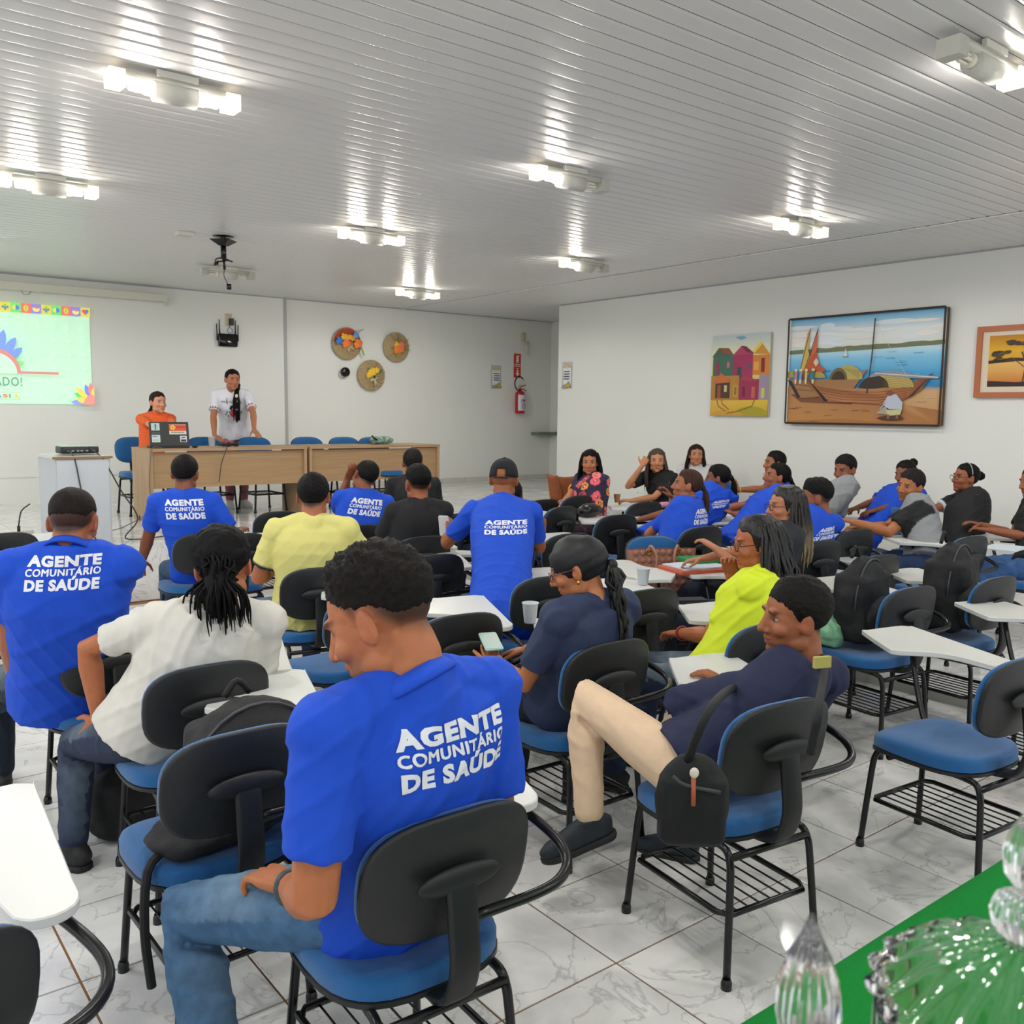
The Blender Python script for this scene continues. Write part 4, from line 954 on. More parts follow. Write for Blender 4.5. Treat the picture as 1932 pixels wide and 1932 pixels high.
    if eyes:
        for s in (-1, 1):
            e = G(); ec = np.array((s*.0315, .0665, .0075)); ellip(e, (0, 0, 0), (.0128, .0125, .0095), None, 14, 12); Ve = e.v[0]; w = unit(np.array([0, 1, -.05])); dd = Ve @ w/.0125
            cc = np.where((dd > .93)[:, None], np.array([0.004, .003, .002]), np.where((dd > .80)[:, None], np.array(lin('2a1810')), np.array(lin('8a7c74'))))
            e.c = [cc]; e.v = [T(Ve+ec)]; link('eye', e, mat('eyeball', 'ffffff', .15, attr=True), rt)
    # ---------------- shirt
    if shirt:
        g = G(); ts = np.array([-.10-hem, 0, .16, .34, .52, .68, .80, .90, .965]); wx = np.array([.185, .185, .168, .165, .176, .188, .192, .172, .105])*k; wy = np.array([.135, .132, .122, .122, .124, .125, .118, .1, .08])*k
        gb = np.array([1, 1.0, 1.0, 1, .95, .8, .5, .3, 0]); wx = wx*(1+(gs-1)*gb); wy = wy*(1+(gs-1)*gb*1.5)
        if female: wy[4:6] *= 1.10; wx[2:4] *= .97
        C0 = np.array([spine(t) for t in ts]); C0[5] += tf*(.012 if female else 0); loft(g, C0, wx, wy, np.array([lat(min(max(t, 0), 1)) for t in ts]), 26, 2.4)
        if collar == 'wide': tube(g, [spine(.86)-tf*.01, spine(.955)-tf*.012], [.10*k, .085*k], 18)
        else: tube(g, [spine(.86)-tf*.01, spine(.97)-tf*.012, spine(.985)-tf*.012+(hc-neck)*.12], [.10*k, .082*k, .073*k], 18)
        for Sh, E_, W_, sd in ((SL, EL, WL, -1), (SRt, ER_, WR, 1)):
            ins = Sh-tr*sd*.05-np.array([0, 0, .01])
            ellip(g, Sh-np.array([0, 0, .004]), (.072*gm,)*3, None, 18, 12)
            tube(g, [spine(.975), (spine(.95)+Sh)/2+np.array([0, 0, .012]), Sh], [.06*k, .06*gm, .062*gm], 14)
            if sleeve == 'short': P = [ins, Sh, Sh+(E_-Sh)*.4, Sh+(E_-Sh)*.74]; Rr = [.07, .068, .064, .062]
            elif sleeve == 'long': P = [ins, Sh, Sh+(E_-Sh)*.5, E_, E_+(W_-E_)*.5, E_+(W_-E_)*.93]; Rr = [.07, .066, .06, .056, .05, .038]
            else: P = [ins, Sh, Sh+(E_-Sh)*.2]; Rr = [.07, .066, .055]
            tube(g, P, np.array(Rr)*gm*(.92 if female else 1.0), 16, round_=(sleeve == 'x')); 
        me = remesh(g, .0075 if near else .011, 5, .5); folds(me, .008*shbump if near else .009*shbump, 20, len(key)*7+int(abs(hip[0])*100) % 50)
        sc = np.array(lin(shirt)); Vs = getv(me); 
        if shirt in ('1746cf',): pass
        Cs = np.tile(sc, (len(Vs), 1))
        if raglan:
            for Sh, E_, sd in ((SL, EL, -1), (SRt, ER_, 1)):
                u = unit(E_-Sh); q = Vs-Sh; al = q@u; rad = np.linalg.norm(q-np.outer(al, u), axis=1); w = (heightf(((Vs-spine(.6))@(tr*sd)), .105, .120)*(rad < .12))[:, None]; Cs = Cs*(1-w)+np.array(lin(raglan))*w
        if cuff:
            for Sh, E_, sd in ((SL, EL, -1), (SRt, ER_, 1)):
                u = unit(E_-Sh); ln = np.linalg.norm(E_-Sh); q = Vs-Sh; al = q@u; rad = np.linalg.norm(q-np.outer(al, u), axis=1); w = (heightf(al, ln*.74-.026, ln*.74-.016)*(rad < .09)*(al < ln*.9))[:, None]; Cs = Cs*(1-w)+np.array(lin(cuff))*w
        if extra == 'flowers':
            rs = np.random.RandomState(5)
            for i in range(60):
                c = Vs[rs.randint(len(Vs))]; d = np.linalg.norm(Vs-c, axis=1); r0 = .045; an = fbm(Vs-c, 90, i)*.012
                cc = lin(rs.choice(['e8606a', 'f07a7a', 'e89a30', 'c24a5a'])); w = d+an < r0; Cs[w] = cc; w = (d+an < r0*.45); Cs[w] = lin('241a30'); w = d < r0*.25; Cs[w] = lin('f0a0a0')
        setcol(me, Cs); sh = link('shirt', me, mat('knit_'+('near' if near else 'far'), 'ffffff', .8, attr=True, bump=.25, bscale=700 if near else 350), rt)
        bv = BVHTree.FromPolygons([tuple(v) for v in getv(me)], [tuple(p.vertices) for p in me.polygons])
        def project(uv, o, r, u, into, off=.0022):
            out = []; into = Vector(into)
            for x, y in uv:
                p = Vector(o+r*x+u*y)-into*.35; hit, nn_, ix, ds = bv.ray_cast(p, into)
                if hit is None: hit, nn_, ix, ds = bv.find_nearest(p+into*.3)
                if nn_.dot(into) > 0: nn_ = -nn_
                out.append(hit+nn_*off)
            return [tuple(q) for q in out]
        upv = unit(spine(.85)-spine(.45)); 
        if text:
            g = G(); wT = .245*k; cen = spine(tz or .76)+tr*(.028 if key == 'fg' else 0); into = tf.copy(); rgt = unit(tr-into*(tr@into)); 
            for s_, yb, hh_ in (('AGENTE', .045, .044), ('COMUNITÁRIO', .011, .026), ('DE SAÚDE', -.046, .045)):
                bd = .055 if s_[0] != 'C' else 0.0; V2, F2, hr = text2d(s_, bd, .03); uv = np.column_stack([(V2[:, 0]-.5)*wT, yb+V2[:, 1]*(hh_/text2d(s_.replace('Á', 'A').replace('Ú', 'U'), bd, .03)[2])])
                for ex_, ey_ in (((0, 0),) if s_[0] != 'C' else ((-.0055, -.002), (.0055, .002), (.0, .0045), (0, -.0045), (-.003, .003))): g.add(project(uv+np.array([ex_*wT, ey_*wT]), cen, rgt, upv, into), F2)
            link('back_lettering', g, mat('white_print', 'e2e4ea', .6), sh, None, False)
        if extra == 'prenatal':
            V2, F2, hr = text2d('PRÉ-NATAL', .01, .05); g = G(); cen = spine(.62); into = -tf; rgt = -tr; W2 = .22
            g.add(project(np.column_stack([(V2[:, 0]-.5)*W2, .035+V2[:, 1]*W2]), cen, rgt, upv, into), F2, lin('3a4a44'))
            def blob(P, c, off): g.add(project(P, cen, rgt, upv, into, off), [tuple(range(len(P)))], lin(c))
            ci = lambda x, y, rx, ry, n=14: [(x+rx*math.cos(6.283*i/n), y+ry*math.sin(6.283*i/n)) for i in range(n)]
            blob(ci(.0, -.03, .03, .035), '1a1212', .003); blob(ci(-.02, -.07, .018, .05), '1a1212', .0032); blob(ci(.018, -.04, .014, .018), 'd8806a', .004); blob(ci(.0, -.1, .03, .045), 'd8485a', .0045); blob(ci(.03, -.1, .028, .03), 'e0506a', .005); blob(ci(-.02, -.1, .012, .035), 'd8806a', .0055)
            for x, y in ((-.075, -.11), (-.06, -.08), (.075, -.11), (.09, -.08), (-.05, -.13), (.06, -.13)): blob(ci(x, y, .008, .014, 8), '3f8a5a', .004)
            for i in range(4): blob([(-.06+.0*i, .09-.02*i), (-.045, .1-.02*i), (-.05, .075-.02*i)], 'a02830', .004)
            link('front_print', g, ART, sh, None, False)
            g = G()
            for Sh, E_, sd in ((SL, EL, -1), (SRt, ER_, 1)):
                u = unit(E_-Sh); ln = np.linalg.norm(E_-Sh); x0 = unit(np.cross(u, [0, 1, 0.])); y0 = np.cross(u, x0); rad = .0655*gm*.92
                for i in range(12):
                    a0 = 6.283*i/12; a1 = 6.283*(i+.9)/12; am = (a0+a1)/2
                    pp = lambda a_, t_: Sh+u*ln*t_+x0*rad*math.cos(a_)+y0*rad*math.sin(a_)
                    g.add([pp(a0, .70), pp(a1, .70), pp(am, .62)], [(0, 1, 2)], lin('8a3a5a')); g.add([pp(am, .71), pp(am+.5, .71), pp(am+.25, .71)], [(0, 1, 2)], lin('5a2a3a'))
            link('sleeve_band', g, ART, sh, None, False)
        if collar == 'polo':
            g = G(); cb = spine(.965)-tf*.010
            for kk in range(1):
                n = 22; P = []; V = []; Fc = []
                ax = unit((hc-neck)); x0 = unit(tr-ax*(tr@ax)); y0 = np.cross(ax, x0)
                for i in range(n):
                    a_ = math.radians(-60+300*i/(n-1)) if False else math.radians(115+310*i/(n-1)+0)
                    d0 = x0*math.cos(a_)+y0*math.sin(a_)*1
                    for (r_, z_) in ((.062, .030), (.067, .034), (.086, .002), (.080, -.004)): V.append(cb+d0*r_*k*(1+.05)+ax*(z_+.006))
                    if i: b = 4*i; Fc += [(b-4, b, b+1, b-3), (b-3, b+1, b+2, b-2), (b-2, b+2, b+3, b-1), (b-1, b+3, b, b-4)]
                Fc += [(0, 1, 2, 3), (4*n-1, 4*n-2, 4*n-3, 4*n-4)]
                g.add(V, Fc); g.c = []
            cm = g; o = link('collar', g, mat('collar_'+(trim or shirt), trim or shirt, .8, bump=.2, bscale=500), sh)
    # ---------------- trousers
    if pants:
        g = G(); pv = .105*k*(1+.5*(gs-1)); ellip(g, hipP+np.array([0, 0, -.01]), (.15, .12, .105), None, 20, 12)
        Vx = g.v[0]-hipP; g.v[0] = hipP+np.outer(Vx@np.array([1, 0, 0]), br)*k*(1+.45*(gs-1))*1.08+np.outer(Vx@np.array([0, 1, 0]), bf)*k*1.05+np.outer(Vx[:, 2], [0, 0, 1.])
        tube(g, [hipP, spine(.14)], [.12*k, .125*k], 16); gl = (.55+.45*gs)*k
        for hj, kn, an, ft in LG:
            tube(g, [hj, hj+(kn-hj)*.4, kn, kn+(an-kn)*.3, kn+(an-kn)*.7, kn+(an-kn)*.93], np.array([.092, .085, .064, .063, .052, .050])*gl, 16, round_=True)
        me = remesh(g, .008 if near else .0115, 4, .5); folds(me, .006, 22, 11+len(key)); Cs = np.tile(np.array(lin(pants)), (len(me.vertices), 1))
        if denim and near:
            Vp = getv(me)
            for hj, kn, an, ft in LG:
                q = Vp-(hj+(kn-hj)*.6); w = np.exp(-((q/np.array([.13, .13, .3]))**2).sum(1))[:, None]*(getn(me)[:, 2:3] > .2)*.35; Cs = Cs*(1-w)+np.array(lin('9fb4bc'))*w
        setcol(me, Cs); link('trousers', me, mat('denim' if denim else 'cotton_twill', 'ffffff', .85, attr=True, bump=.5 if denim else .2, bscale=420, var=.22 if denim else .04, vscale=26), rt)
    # ---------------- shoes
    if shoe and not nofeet:
        for sd, (hj, kn, an, ft) in zip((-1, 1), LG):
            fd = unit(np.array(ft, float)) if ft is not None else unit(bf+br*sd*.15); rt_ = unit(np.cross(fd, [0, 0, 1.])); upf = np.cross(rt_, fd)
            B = an-upf*.075; C_ = [B-fd*.065, B-fd*.04, B+fd*.03, B+fd*.10, B+fd*.165, B+fd*.195]
            g = G(); loft(g, [c+upf*z for c, z in zip(C_, (.035, .043, .045, .034, .024, .02))], [.022, .036, .040, .046, .038, .015], [.03, .045, .048, .036, .026, .015], np.tile(rt_, (6, 1)), 16, 2.3)
            tube(g, [an+upf*.015, B+upf*.04], [.042, .04], 12)
            me = remesh(g, .007, 3); o = link('shoe', me, mat('shoe_'+shoe, shoe, .6, bump=.4, bscale=300), rt)
            g = G(); O = [(.0, -.07), (.035, -.05), (.04, .03), (.047, .11), (.036, .17), (0, .2), (-.036, .17), (-.047, .11), (-.04, .03), (-.035, -.05)]; O = catmull(np.array([(a_, b_, 0) for a_, b_ in O+[O[0]]]), 3)[:-1, :2]
            slab(g, O, -.012, .01, .003, M3=np.stack([rt_, fd, upf], 1), off=B+upf*.006); link('sole', g, mat('sole_dark', '1f1f20', .7) if shoe != 'c9cabf' else mat('sole_light', 'b9b8ad', .7), o)
    # ---------------- hair
    if hair:
        style = hair; rs = np.random.RandomState(hairseed+len(key)*3); hm = mat('hair_'+haircol, haircol, .62, bump=.55, bscale=130, stretch=(1, 1, .2) if style not in ('short', 'fade', 'buzz') else None, var=.3, vscale=60, spec=.16)
        if style not in ('wrap', 'cap'):
            bm = bmesh.new(); bmesh.ops.create_icosphere(bm, subdivisions=6 if near else 5, radius=1); U = np.array([v.co[:] for v in bm.verts]); Fc = [tuple(v.index for v in f.verts) for f in bm.faces]; bm.free()
            def rayell(c, r):
                c = np.array(c); r = np.array(r); A_ = ((U/r)**2).sum(1); B_ = -(U*c/r**2).sum(1)*2; C__ = ((c/r)**2).sum()-1; ds = np.maximum(B_*B_-4*A_*C__, 0); return (-B_+np.sqrt(ds))/(2*A_)
            Rr = np.maximum(rayell((0, -.014, .032), (.0745, .096, .084)), rayell((0, .018, -.01), (.066, .07, .095)))
            az = np.degrees(np.arctan2(np.abs(U[:, 0]), U[:, 1])); el = np.degrees(np.arcsin(np.clip(U[:, 2], -1, 1)))
            TB = HLF if style in ('long', 'curlylong', 'ombre') else HL; lo = np.interp(az, TB[:, 0], TB[:, 1])+(fbm(U, 60, 11)*(3.5 if style in ('short', 'fade', 'buzz') else 2)+(6*np.exp(-(az/16)**2)+8*np.exp(-((az-52)/14)**2) if female else 0))
            if style == 'fade': lo = lo+np.interp(az, [0, 60, 80, 180], [0, 6, 26, 34])
            if style == 'buzz': lo = lo+np.interp(az, [0, 60, 80, 180], [0, 4, 30, 44])
            m_ = heightf(el, lo-2, lo+(26 if style in ('short', 'fade', 'buzz') else 14)); mi = heightf(el, lo-7, lo+2); base = {'short': .011, 'fade': .020, 'buzz': .007, 'bun': .008, 'topbun': .008, 'ponytail': .008, 'lowpony': .008, 'sidepony': .009}.get(style, .012)+vol
            tk = base*(.45+.55*heightf(el, lo, 70)); nz = fbm(U, 30 if style in ('short', 'fade') else 12, 5)*.14+(fbm(U, 80, 6)*.16 if near and style == 'fade' else fbm(U, 90, 6)*.06)
            if style == 'fade': tk = tk*(1+.5*np.clip(U[:, 1], 0, 1))
            rad = Rr*(1-.06*(1-mi))+tk*m_*(1+2.2*nz)+.0015*mi
            g = G(); g.add(T(U*rad[:, None]), [f for f in Fc if max(mi[f[0]], mi[f[1]], mi[f[2]]) > .02])
            locks = []
            def lock(P, r0, r1=None): 
                n = len(P); q = np.linspace(0, 1, n); locks.append((np.array(P), r0*(1-.75*q**3)))
            dn = np.array([0, 0, -1.]); hb = T([(0, -.1, .0)])[0]
            if style in ('long', 'curlylong', 'ombre'):
                Ln = {'long': .30, 'curlylong': .36, 'ombre': .33}[style]
                for i in range(120 if style != 'curlylong' else 150):
                    a_ = rs.uniform(75, 285); a_ = math.radians(a_); r_ = rs.uniform(.9, 1.12); z0 = rs.uniform(-.03, .05)
                    p0 = T([(.08*r_*math.sin(a_), .095*r_*math.cos(a_)-.02, z0)])[0]; outw = (T([(math.sin(a_)*.1, math.cos(a_)*.1, 0)])[0]-T([(0, 0, 0)])[0]); outw = unit(outw*np.array([1, 1, .2]))
                    P = [T([(.06*r_*math.sin(a_), .075*r_*math.cos(a_)-.015, .09)])[0], p0]
                    offl = rs.randn(3)*.009; L_ = Ln*rs.uniform(.8, 1.05); wv = .012 if style == 'curlylong' else .004
                    for s_ in np.linspace(.25, 1, 6): P.append(p0+dn*L_*s_+outw*(.02*math.sin(s_*2.4)+(.03*s_ if style == 'curlylong' else 0))+rs.randn(3)*wv*.5+offl*min(1, s_*1.5)-tf*.01*s_)
                    lock(P, rs.uniform(.007, .012))
            if style == 'bun' or style == 'topbun':
                c = T([(0, -.125, .03 if style == 'bun' else .075)])[0]
                for i in range(26):
                    d = unit(rs.randn(3)); e = unit(np.cross(d, rs.randn(3))); lock([c+.028*(d*math.cos(t_)+e*math.sin(t_))*rs.uniform(.8, 1.15) for t_ in np.linspace(0, 4.5, 8)], .010)
            if style in ('ponytail', 'lowpony', 'sidepony'):
                c = T([(0, -.112, .005 if style == 'ponytail' else -.03)])[0]; Ln = {'ponytail': .26, 'lowpony': .2, 'sidepony': .42}[style]; pv_ = 1+vol*170
                side = tr*.0
                for i in range(170 if near else 60):
                    off = rs.randn(3)*.011*pv_; st = T([(rs.uniform(-.05, .05), -.085, rs.uniform(-.02, .07))])[0]
                    Lr = rs.uniform(.8, 1.08); P = [st, c+rs.randn(3)*.006+(off*.6 if vol else 0)]; bk = -fwd*np.array([1, 1, 0]); bk = unit(bk)
                    if style == 'sidepony': 
                        tgt = shc+tf*.13-tr*.075*1.0
                        offp = rs.randn(3)*.013; P = [T([(-.05, -.06, .02)])[0]+rs.randn(3)*.01, T([(-.075, -.02, -.07)])[0]+rs.randn(3)*.012, shc-tr*.06+tf*.08+np.array([0, 0, .05])+rs.randn(3)*.012]
                        for s_ in (.25, .5, .75, 1): P.append(shc-tr*.06+tf*(.14)+dn*(.3*s_-.02)+offp)
                    else:
                        for s_ in (.15, .35, .6, .8, 1): P.append(c+bk*.035*math.sin(s_*2.6+.3)+dn*Ln*s_*Lr+off*np.array([1, 1, .25])*min(1, s_*2.5)+rs.randn(3)*.0018)
                    lock(P, rs.uniform(.0035, .006) if near else .008)
            if vol > .005: tube(g, [c+np.array([0, 0, .01]), c+bk*.03+dn*.05, c+bk*.03+dn*.11, c+bk*.015+dn*.165], [.03, .048, .046, .02], 14, smooth=3, round_=True)
            for P, r_ in locks: tube(g, P, r_, 5, smooth=2)
            if style == 'ombre':
                Vv = np.concatenate(g.v); w = heightf(-(Vv[:, 2]-hc[2]), .06, .26)[:, None]; Ccol = np.array(lin(haircol))*(1-w)+np.array(lin('8a7a62'))*w; g.c = [Ccol]; hm = mat('hair_ombre', 'ffffff', .42, attr=True, bump=1.0, bscale=90, stretch=(1, 1, .25), var=.35, vscale=70)
            hob = link('hair', g, hm, rt)
            if style in ('lowpony', 'ponytail') and not vol:
                c = T([(0, -.114, .003 if style == 'ponytail' else -.032)])[0]; g = G(); tube(g, [c+.022*(hx*math.cos(q)+hz*math.sin(q)*.7+fwd*0) for q in np.linspace(0, 6.28, 13)], .006, 6); link('hair_tie', g, BLK, rt)
        if style == 'cap':
            cm_ = mat('black_cotton', '14161b', .85, bump=.4, bscale=500); g = G(); V = []; Fc = []; n = 36; rings = np.linspace(0, 1, 12)
            for i, t_ in enumerate(rings):
                ph = math.radians(90*t_)
                for j in range(n):
                    a_ = 2*math.pi*j/n; V.append((.086*math.sin(ph)**.8*math.sin(a_), .108*math.sin(ph)**.8*math.cos(a_)-.012, .028+.102*math.cos(ph)*(1+.06*math.cos(a_))-.012*t_**6))
            for i in range(11):
                for j in range(n):
                    k_ = (j+1) % n
                    if i >= 8 and 16 <= j <= 19: continue
                    Fc.append((i*n+j, i*n+k_, (i+1)*n+k_, (i+1)*n+j))
            g.add(T(np.array(V)), Fc); o = link('cap', g, cm_, rt); mm = o.modifiers.new('s', 'SOLIDIFY'); mm.thickness = .003
            g = G(); V = []; 
            for i in range(13):
                a_ = math.radians(-62+124*i/12)
                for r_ in (1, 1.72-.35*abs(math.sin(a_))**2): V.append((.086*math.sin(a_)*(1 if r_ == 1 else 1.02), .108*math.cos(a_)*r_-.012, .018-(0 if r_ == 1 else .022)-.012*abs(math.sin(a_))))
            Fc = [(2*i, 2*i+1, 2*i+3, 2*i+2) for i in range(12)]; g.add(T(np.array(V)), Fc); b_ = link('brim', g, cm_, o); mm = b_.modifiers.new('s', 'SOLIDIFY'); mm.thickness = .004
            g = G(); tube(g, T(np.array([(.09*math.sin(q), .113*math.cos(q)-.012, .012) for q in np.radians(np.linspace(150, 210, 8))])), .006, 6); link('strap', g, BLK, o)
            g = G(); ellip(g, (0, 0, 0), (.003, .003, .003)); 
        if style == 'wrap':
            wm = mat('black_headwrap', '0e0f12', .55, bump=.5, bscale=30, var=.2, vscale=20); g = G(); gg = G(); ellip(gg, (0, -.012, .034), (.087, .110, .090), None, 28, 20); Vv = gg.v[0]; Vv = Vv+.003*np.sin(Vv[:, 2:3]*160+Vv[:, 1:2]*60); keep = Vv[:, 2] > -.052-.35*np.clip(-Vv[:, 1]-.0, -.2, .0)+0.0; 
            R_ = np.array([[1, 0, 0], [0, math.cos(.22), -math.sin(.22)], [0, math.sin(.22), math.cos(.22)]]); Vv = Vv @ R_.T; g.add(T(Vv), gg.f); link('headwrap', g, wm, rt)
            g = G(); c = T([(0.0, -.125, -.03)])[0]; ellip(g, c, (.022, .022, .022)); link('knot', g, wm, rt)
            g = G()
            for i in range(40):
                p = c+rs.randn(3)*.008; P = [p]
                for s_ in (.2, .45, .7, 1): P.append(c+dnv*.31*s_*rs.uniform(.95, 1.03)+rs.randn(3)*.011+(-tf)*.03*math.sin(s_*2.5)) if False else P.append(c+np.array([0, 0, -1.])*.31*s_+rs.randn(3)*.012-tf*.035*math.sin(s_*2.5)+tr*.015*s_)
                tube(g, P, [.009, .010, .009, .008, .003], 5, smooth=2)
            link('hair', g, mat('hair_0c0a0a', '0c0a0a', .42, bump=1, bscale=90, stretch=(1, 1, .25)), rt)
    INF[key] = dict(T=T, hc=hc, SL=SL, SR=SRt, EL=EL, ER=ER_, WL=WL, WR=WR, rt=rt, tf=tf, tr=tr, bf=bf, br=br, hip=hipP, LG=LG, D=D, J=J, hs=hs, sp=spine)
    # set the empty at the base
    base = Vector((hip[0], hip[1], fz))
    for c in rt.children: 
        c.location = -base
    rt.location = base
    return rt
INF = {}
dnv = np.array([0, 0, -1.])
def addp(key, name, g, m, smooth=True):
    o = link(name, g, m, INF[key]['rt'], None, smooth); o.location = -INF[key]['rt'].location; return o
def glasses(key, col='1a1414', lens=True):
    T = INF[key]['T']; g = G()
    for s in (-1, 1):
        tube(g, T(np.array([(s*.033+.023*math.cos(q), .099-.1*(.023*abs(math.cos(q)))**1, .004+.018*math.sin(q)) for q in np.linspace(0, 6.283, 17)])), .0017, 6)
        tube(g, T(np.array([(s*.056, .096, .01), (s*.076, .06, .012), (s*.083, 0, .01), (s*.082, -.02, -.005)])), .0017, 6)
    tube(g, T(np.array([(-.01, .102, .008), (.01, .102, .008)])), .0017, 6)
    addp(key, 'glasses', g, mat('glasses_'+col, col, .25))
def earring(key, s=-1, col='c89a3a'):
    T = INF[key]['T']; g = G(); ellip(g, T([(s*.083, .0, -.04)])[0], (.007, .007, .009)); addp(key, 'earring', g, mat('gold', col, .25, 1))
def band(key, arm, name, col, w=.012, r=.03, t=.9):
    I = INF[key]; E_, W_ = (I['EL'], I['WL']) if arm == 'L' else (I['ER'], I['WR']); g = G(); a = E_+(W_-E_)*t; u = unit(W_-E_)
    n1 = unit(np.cross(u, [0, 0, 1.])); n2 = np.cross(u, n1)
    ring = [a+r*(n1*math.cos(q)+n2*math.sin(q)) for q in np.linspace(0, 6.283, 17)]; tube(g, ring, w*.5, 8); addp(key, name, g, mat('band_'+col, col, .4, var=.3, vscale=90))

SK1, SK2, SK3, SK4 = '9c6b4e', '8a5a40', 'b08060', '744a36'
def hc_(key, f=.0): x, y, h, z = CH[key]; a = math.radians(h); return (x+(f+.005)*math.cos(a), y+(f+.005)*math.sin(a))
BLUE = '0c48c2'
# 1 foreground man
x, y = hc_('fg', .015)
person('fg', 'man in blue polo looking down, back lettering large, in the foreground', (664, 1048, 1.70), (x, y), h=95, th=93, sroll=0, face=(132, 27, -4), scale=1.14, hscale=1.06, tz=.72, nd=-.01,
       L=((585, 1790, -.14), (548, 1672, .12)), R=((985, 1560, .10), (900, 1700, .35)), legs={'L': ((385, 1720, .30), (400, 1960, .22)), 'spread': .1}, pants='3f6488', skin='a5704f', hair='fade', haircol='15110f',
       collar='polo', text=True, near=True, shoe='2a2a2c', handL={'to': (485, 1640, .2), 'curl': .55}, shbump=.8)
band('fg', 'L', 'wristwatch', '3a4a4a', .018, .034, .88)
# 2 man in navy
person('navy', 'man in navy long sleeves and beige trousers, crossbody bag, legs crossed', (1499, 1088, 1.74), (2.20, 1.86), h=110, th=88, sroll=-2, face=(150, 4, 4), fz=0,
       L=((1262, 1330, .05), (1400, 1345, .12)), R=((1610, 1330, .1), (1380, 1300, .28)), legs={'L': ((1105, 1318, .12), (1112, 1535, .05)), 'R': ((1270, 1370, .5), (1285, 1590, .42)), 'footL': (-.75, .5, -.35), 'footR': (-.35, .9, -.1)}, pants='dcbfa0', denim=False,
       shirt='1c2140', sleeve='long', skin='8f5f46', hair='short', haircol='14110f', eyes=True, near=True, shoe='1d262e', shbump=1.2, nd=.05, hscale=1.04)
# 3 headwrap woman
x, y = hc_('wrap')
person('wrap', 'woman with black headwrap, glasses and navy T-shirt holding a phone', (1067, 1012, 2.5), (x, y), h=96, th=92, face=(132, 22, 0), L=((978, 1308, -.02), (938, 1250, .2)), R='lap', shirt='27324f', pants='17191d', denim=False,
       skin='a3714f', hair='wrap', female=True, eyes=True, near=True, girth=1.12, handL={'to': (925, 1235, .3), 'n': (0, 0, -1), 'curl': .5}, shoe='5a3a2c', collar='wide')
glasses('wrap', '6a3a40'); earring('wrap')
# 4 neon yellow woman
x, y = hc_('yg')
person('yg', 'woman with long black wavy hair and neon yellow T-shirt', (1422, 972, 2.42), (x, y), h=110, th=108, face=(146, 8, 0), L=((1322, 1225, -.02), (1282, 1195, .22)), R=((1350, 1130, .25), (1378, 1085, .18)), shirt='cfe02a', pants='202c48',
       skin='9a6244', hair='curlylong', haircol='0c0a0a', female=True, eyes=True, near=True, girth=1.15, handR={'to': (1375, 1045, .12), 'curl': .7}, collar='wide')
glasses('yg'); band('yg', 'L', 'bead_bracelet', '7a3030', .010, .031)
# 5 white T-shirt woman
person('white', 'woman in white T-shirt with low ponytail and hand on her hip', (417, 1001, 3.20), (.93, 3.20), h=112, th=84, sroll=-6, face=(60, 22, 6), hscale=1.08, vol=.016, scale=1.05, L=((85, 1190, -.10), (188, 1360, -.05)), R=((505, 1260, .15), (520, 1330, .35)), shirt='cfccc2', pants='1d2a44',
       legs={'L': ((150, 1400, .15), (140, 1640, .05)), 'spread': .05}, skin='a06b4d', hair='lowpony', haircol='0c0b0c', female=True, near=True, girth=1.16, handL={'to': (158, 1405, .0), 'n': (-.6, -.6, 0), 'curl': .2}, shoe='1c1c1e', collar='wide')
# 6 big man left
person('big', 'big man in blue polo with white back lettering at the left edge', (144, 922, 3.72), (.80, 3.86), h=82, th=68, face=(58, 20, 0), L=((5, 1215, -.05), (30, 1300, .2)), R='lap', pants='14202f', skin='93624a', hair='buzz', haircol='1a1412',
       collar='polo', text=True, near=True, girth=1.22, tz=.83, nd=-.03, legs={'spread': .16})
# 7 blue man before the table
x, y = hc_('b2')
person('b2', 'slim man in blue T-shirt with back lettering, before the left wooden table', (350, 858, 6.25), (x+.02, y), h=78, th=66, face=(55, 8, 0), L=((268, 1058, -.02), (262, 1080, .25)), R=((438, 1000, .1), (455, 1000, .32)), pants='33506e', skin='7c4e39', hair='short', haircol='120f0e', text=True)
# 8 yellow
x, y = hc_('yel')
person('yel', 'man in pale yellow T-shirt with navy sleeve trim, seen from behind', (592, 892, 4.60), (x, y), h=84, th=66, face=(55, 8, 0), L=((475, 1120, -.02), (520, 1070, .22)), R=((690, 1060, .1), (650, 1100, .3)), shirt='d6cf7c', cuff='20243f', pants='24365a', skin='9c6a50', hair='short', haircol='100e0e', girth=1.16, near=True)
# 9 leaning blue man
x, y = hc_('b9')
person('b9', 'man in blue T-shirt tilting his head onto his hand, back lettering', (697, 870, 6.25), (x, y), h=80, th=74, sroll=-8, face=(92, 5, -24), L=((640, 950, .1), (655, 905, .1)), R='lap', skin='7e523c', hair='short', haircol='120f0e', text=True, handL={'to': (665, 885, .05), 'n': (0, -1, 0)})
# 10, 11 men in black
person('k10', 'farther man in black T-shirt below the right end of the table', (779, 846, 6.9), (4.25, 6.75), h=72, th=62, face=(55, 6, 0), shirt='16181b', skin='8a5c46', hair='short', haircol='1d1a19')
x, y = hc_('k11')
person('k11', 'nearer man in black T-shirt with two neck creases, centre', (786, 878, 5.35), (x, y), h=86, th=72, face=(82, 6, 0), L=((712, 1040, .0), (690, 1050, .22)), shirt='17181b', skin='8d5b43', hair='fade', haircol='0f0d0d', pants='1b2230')
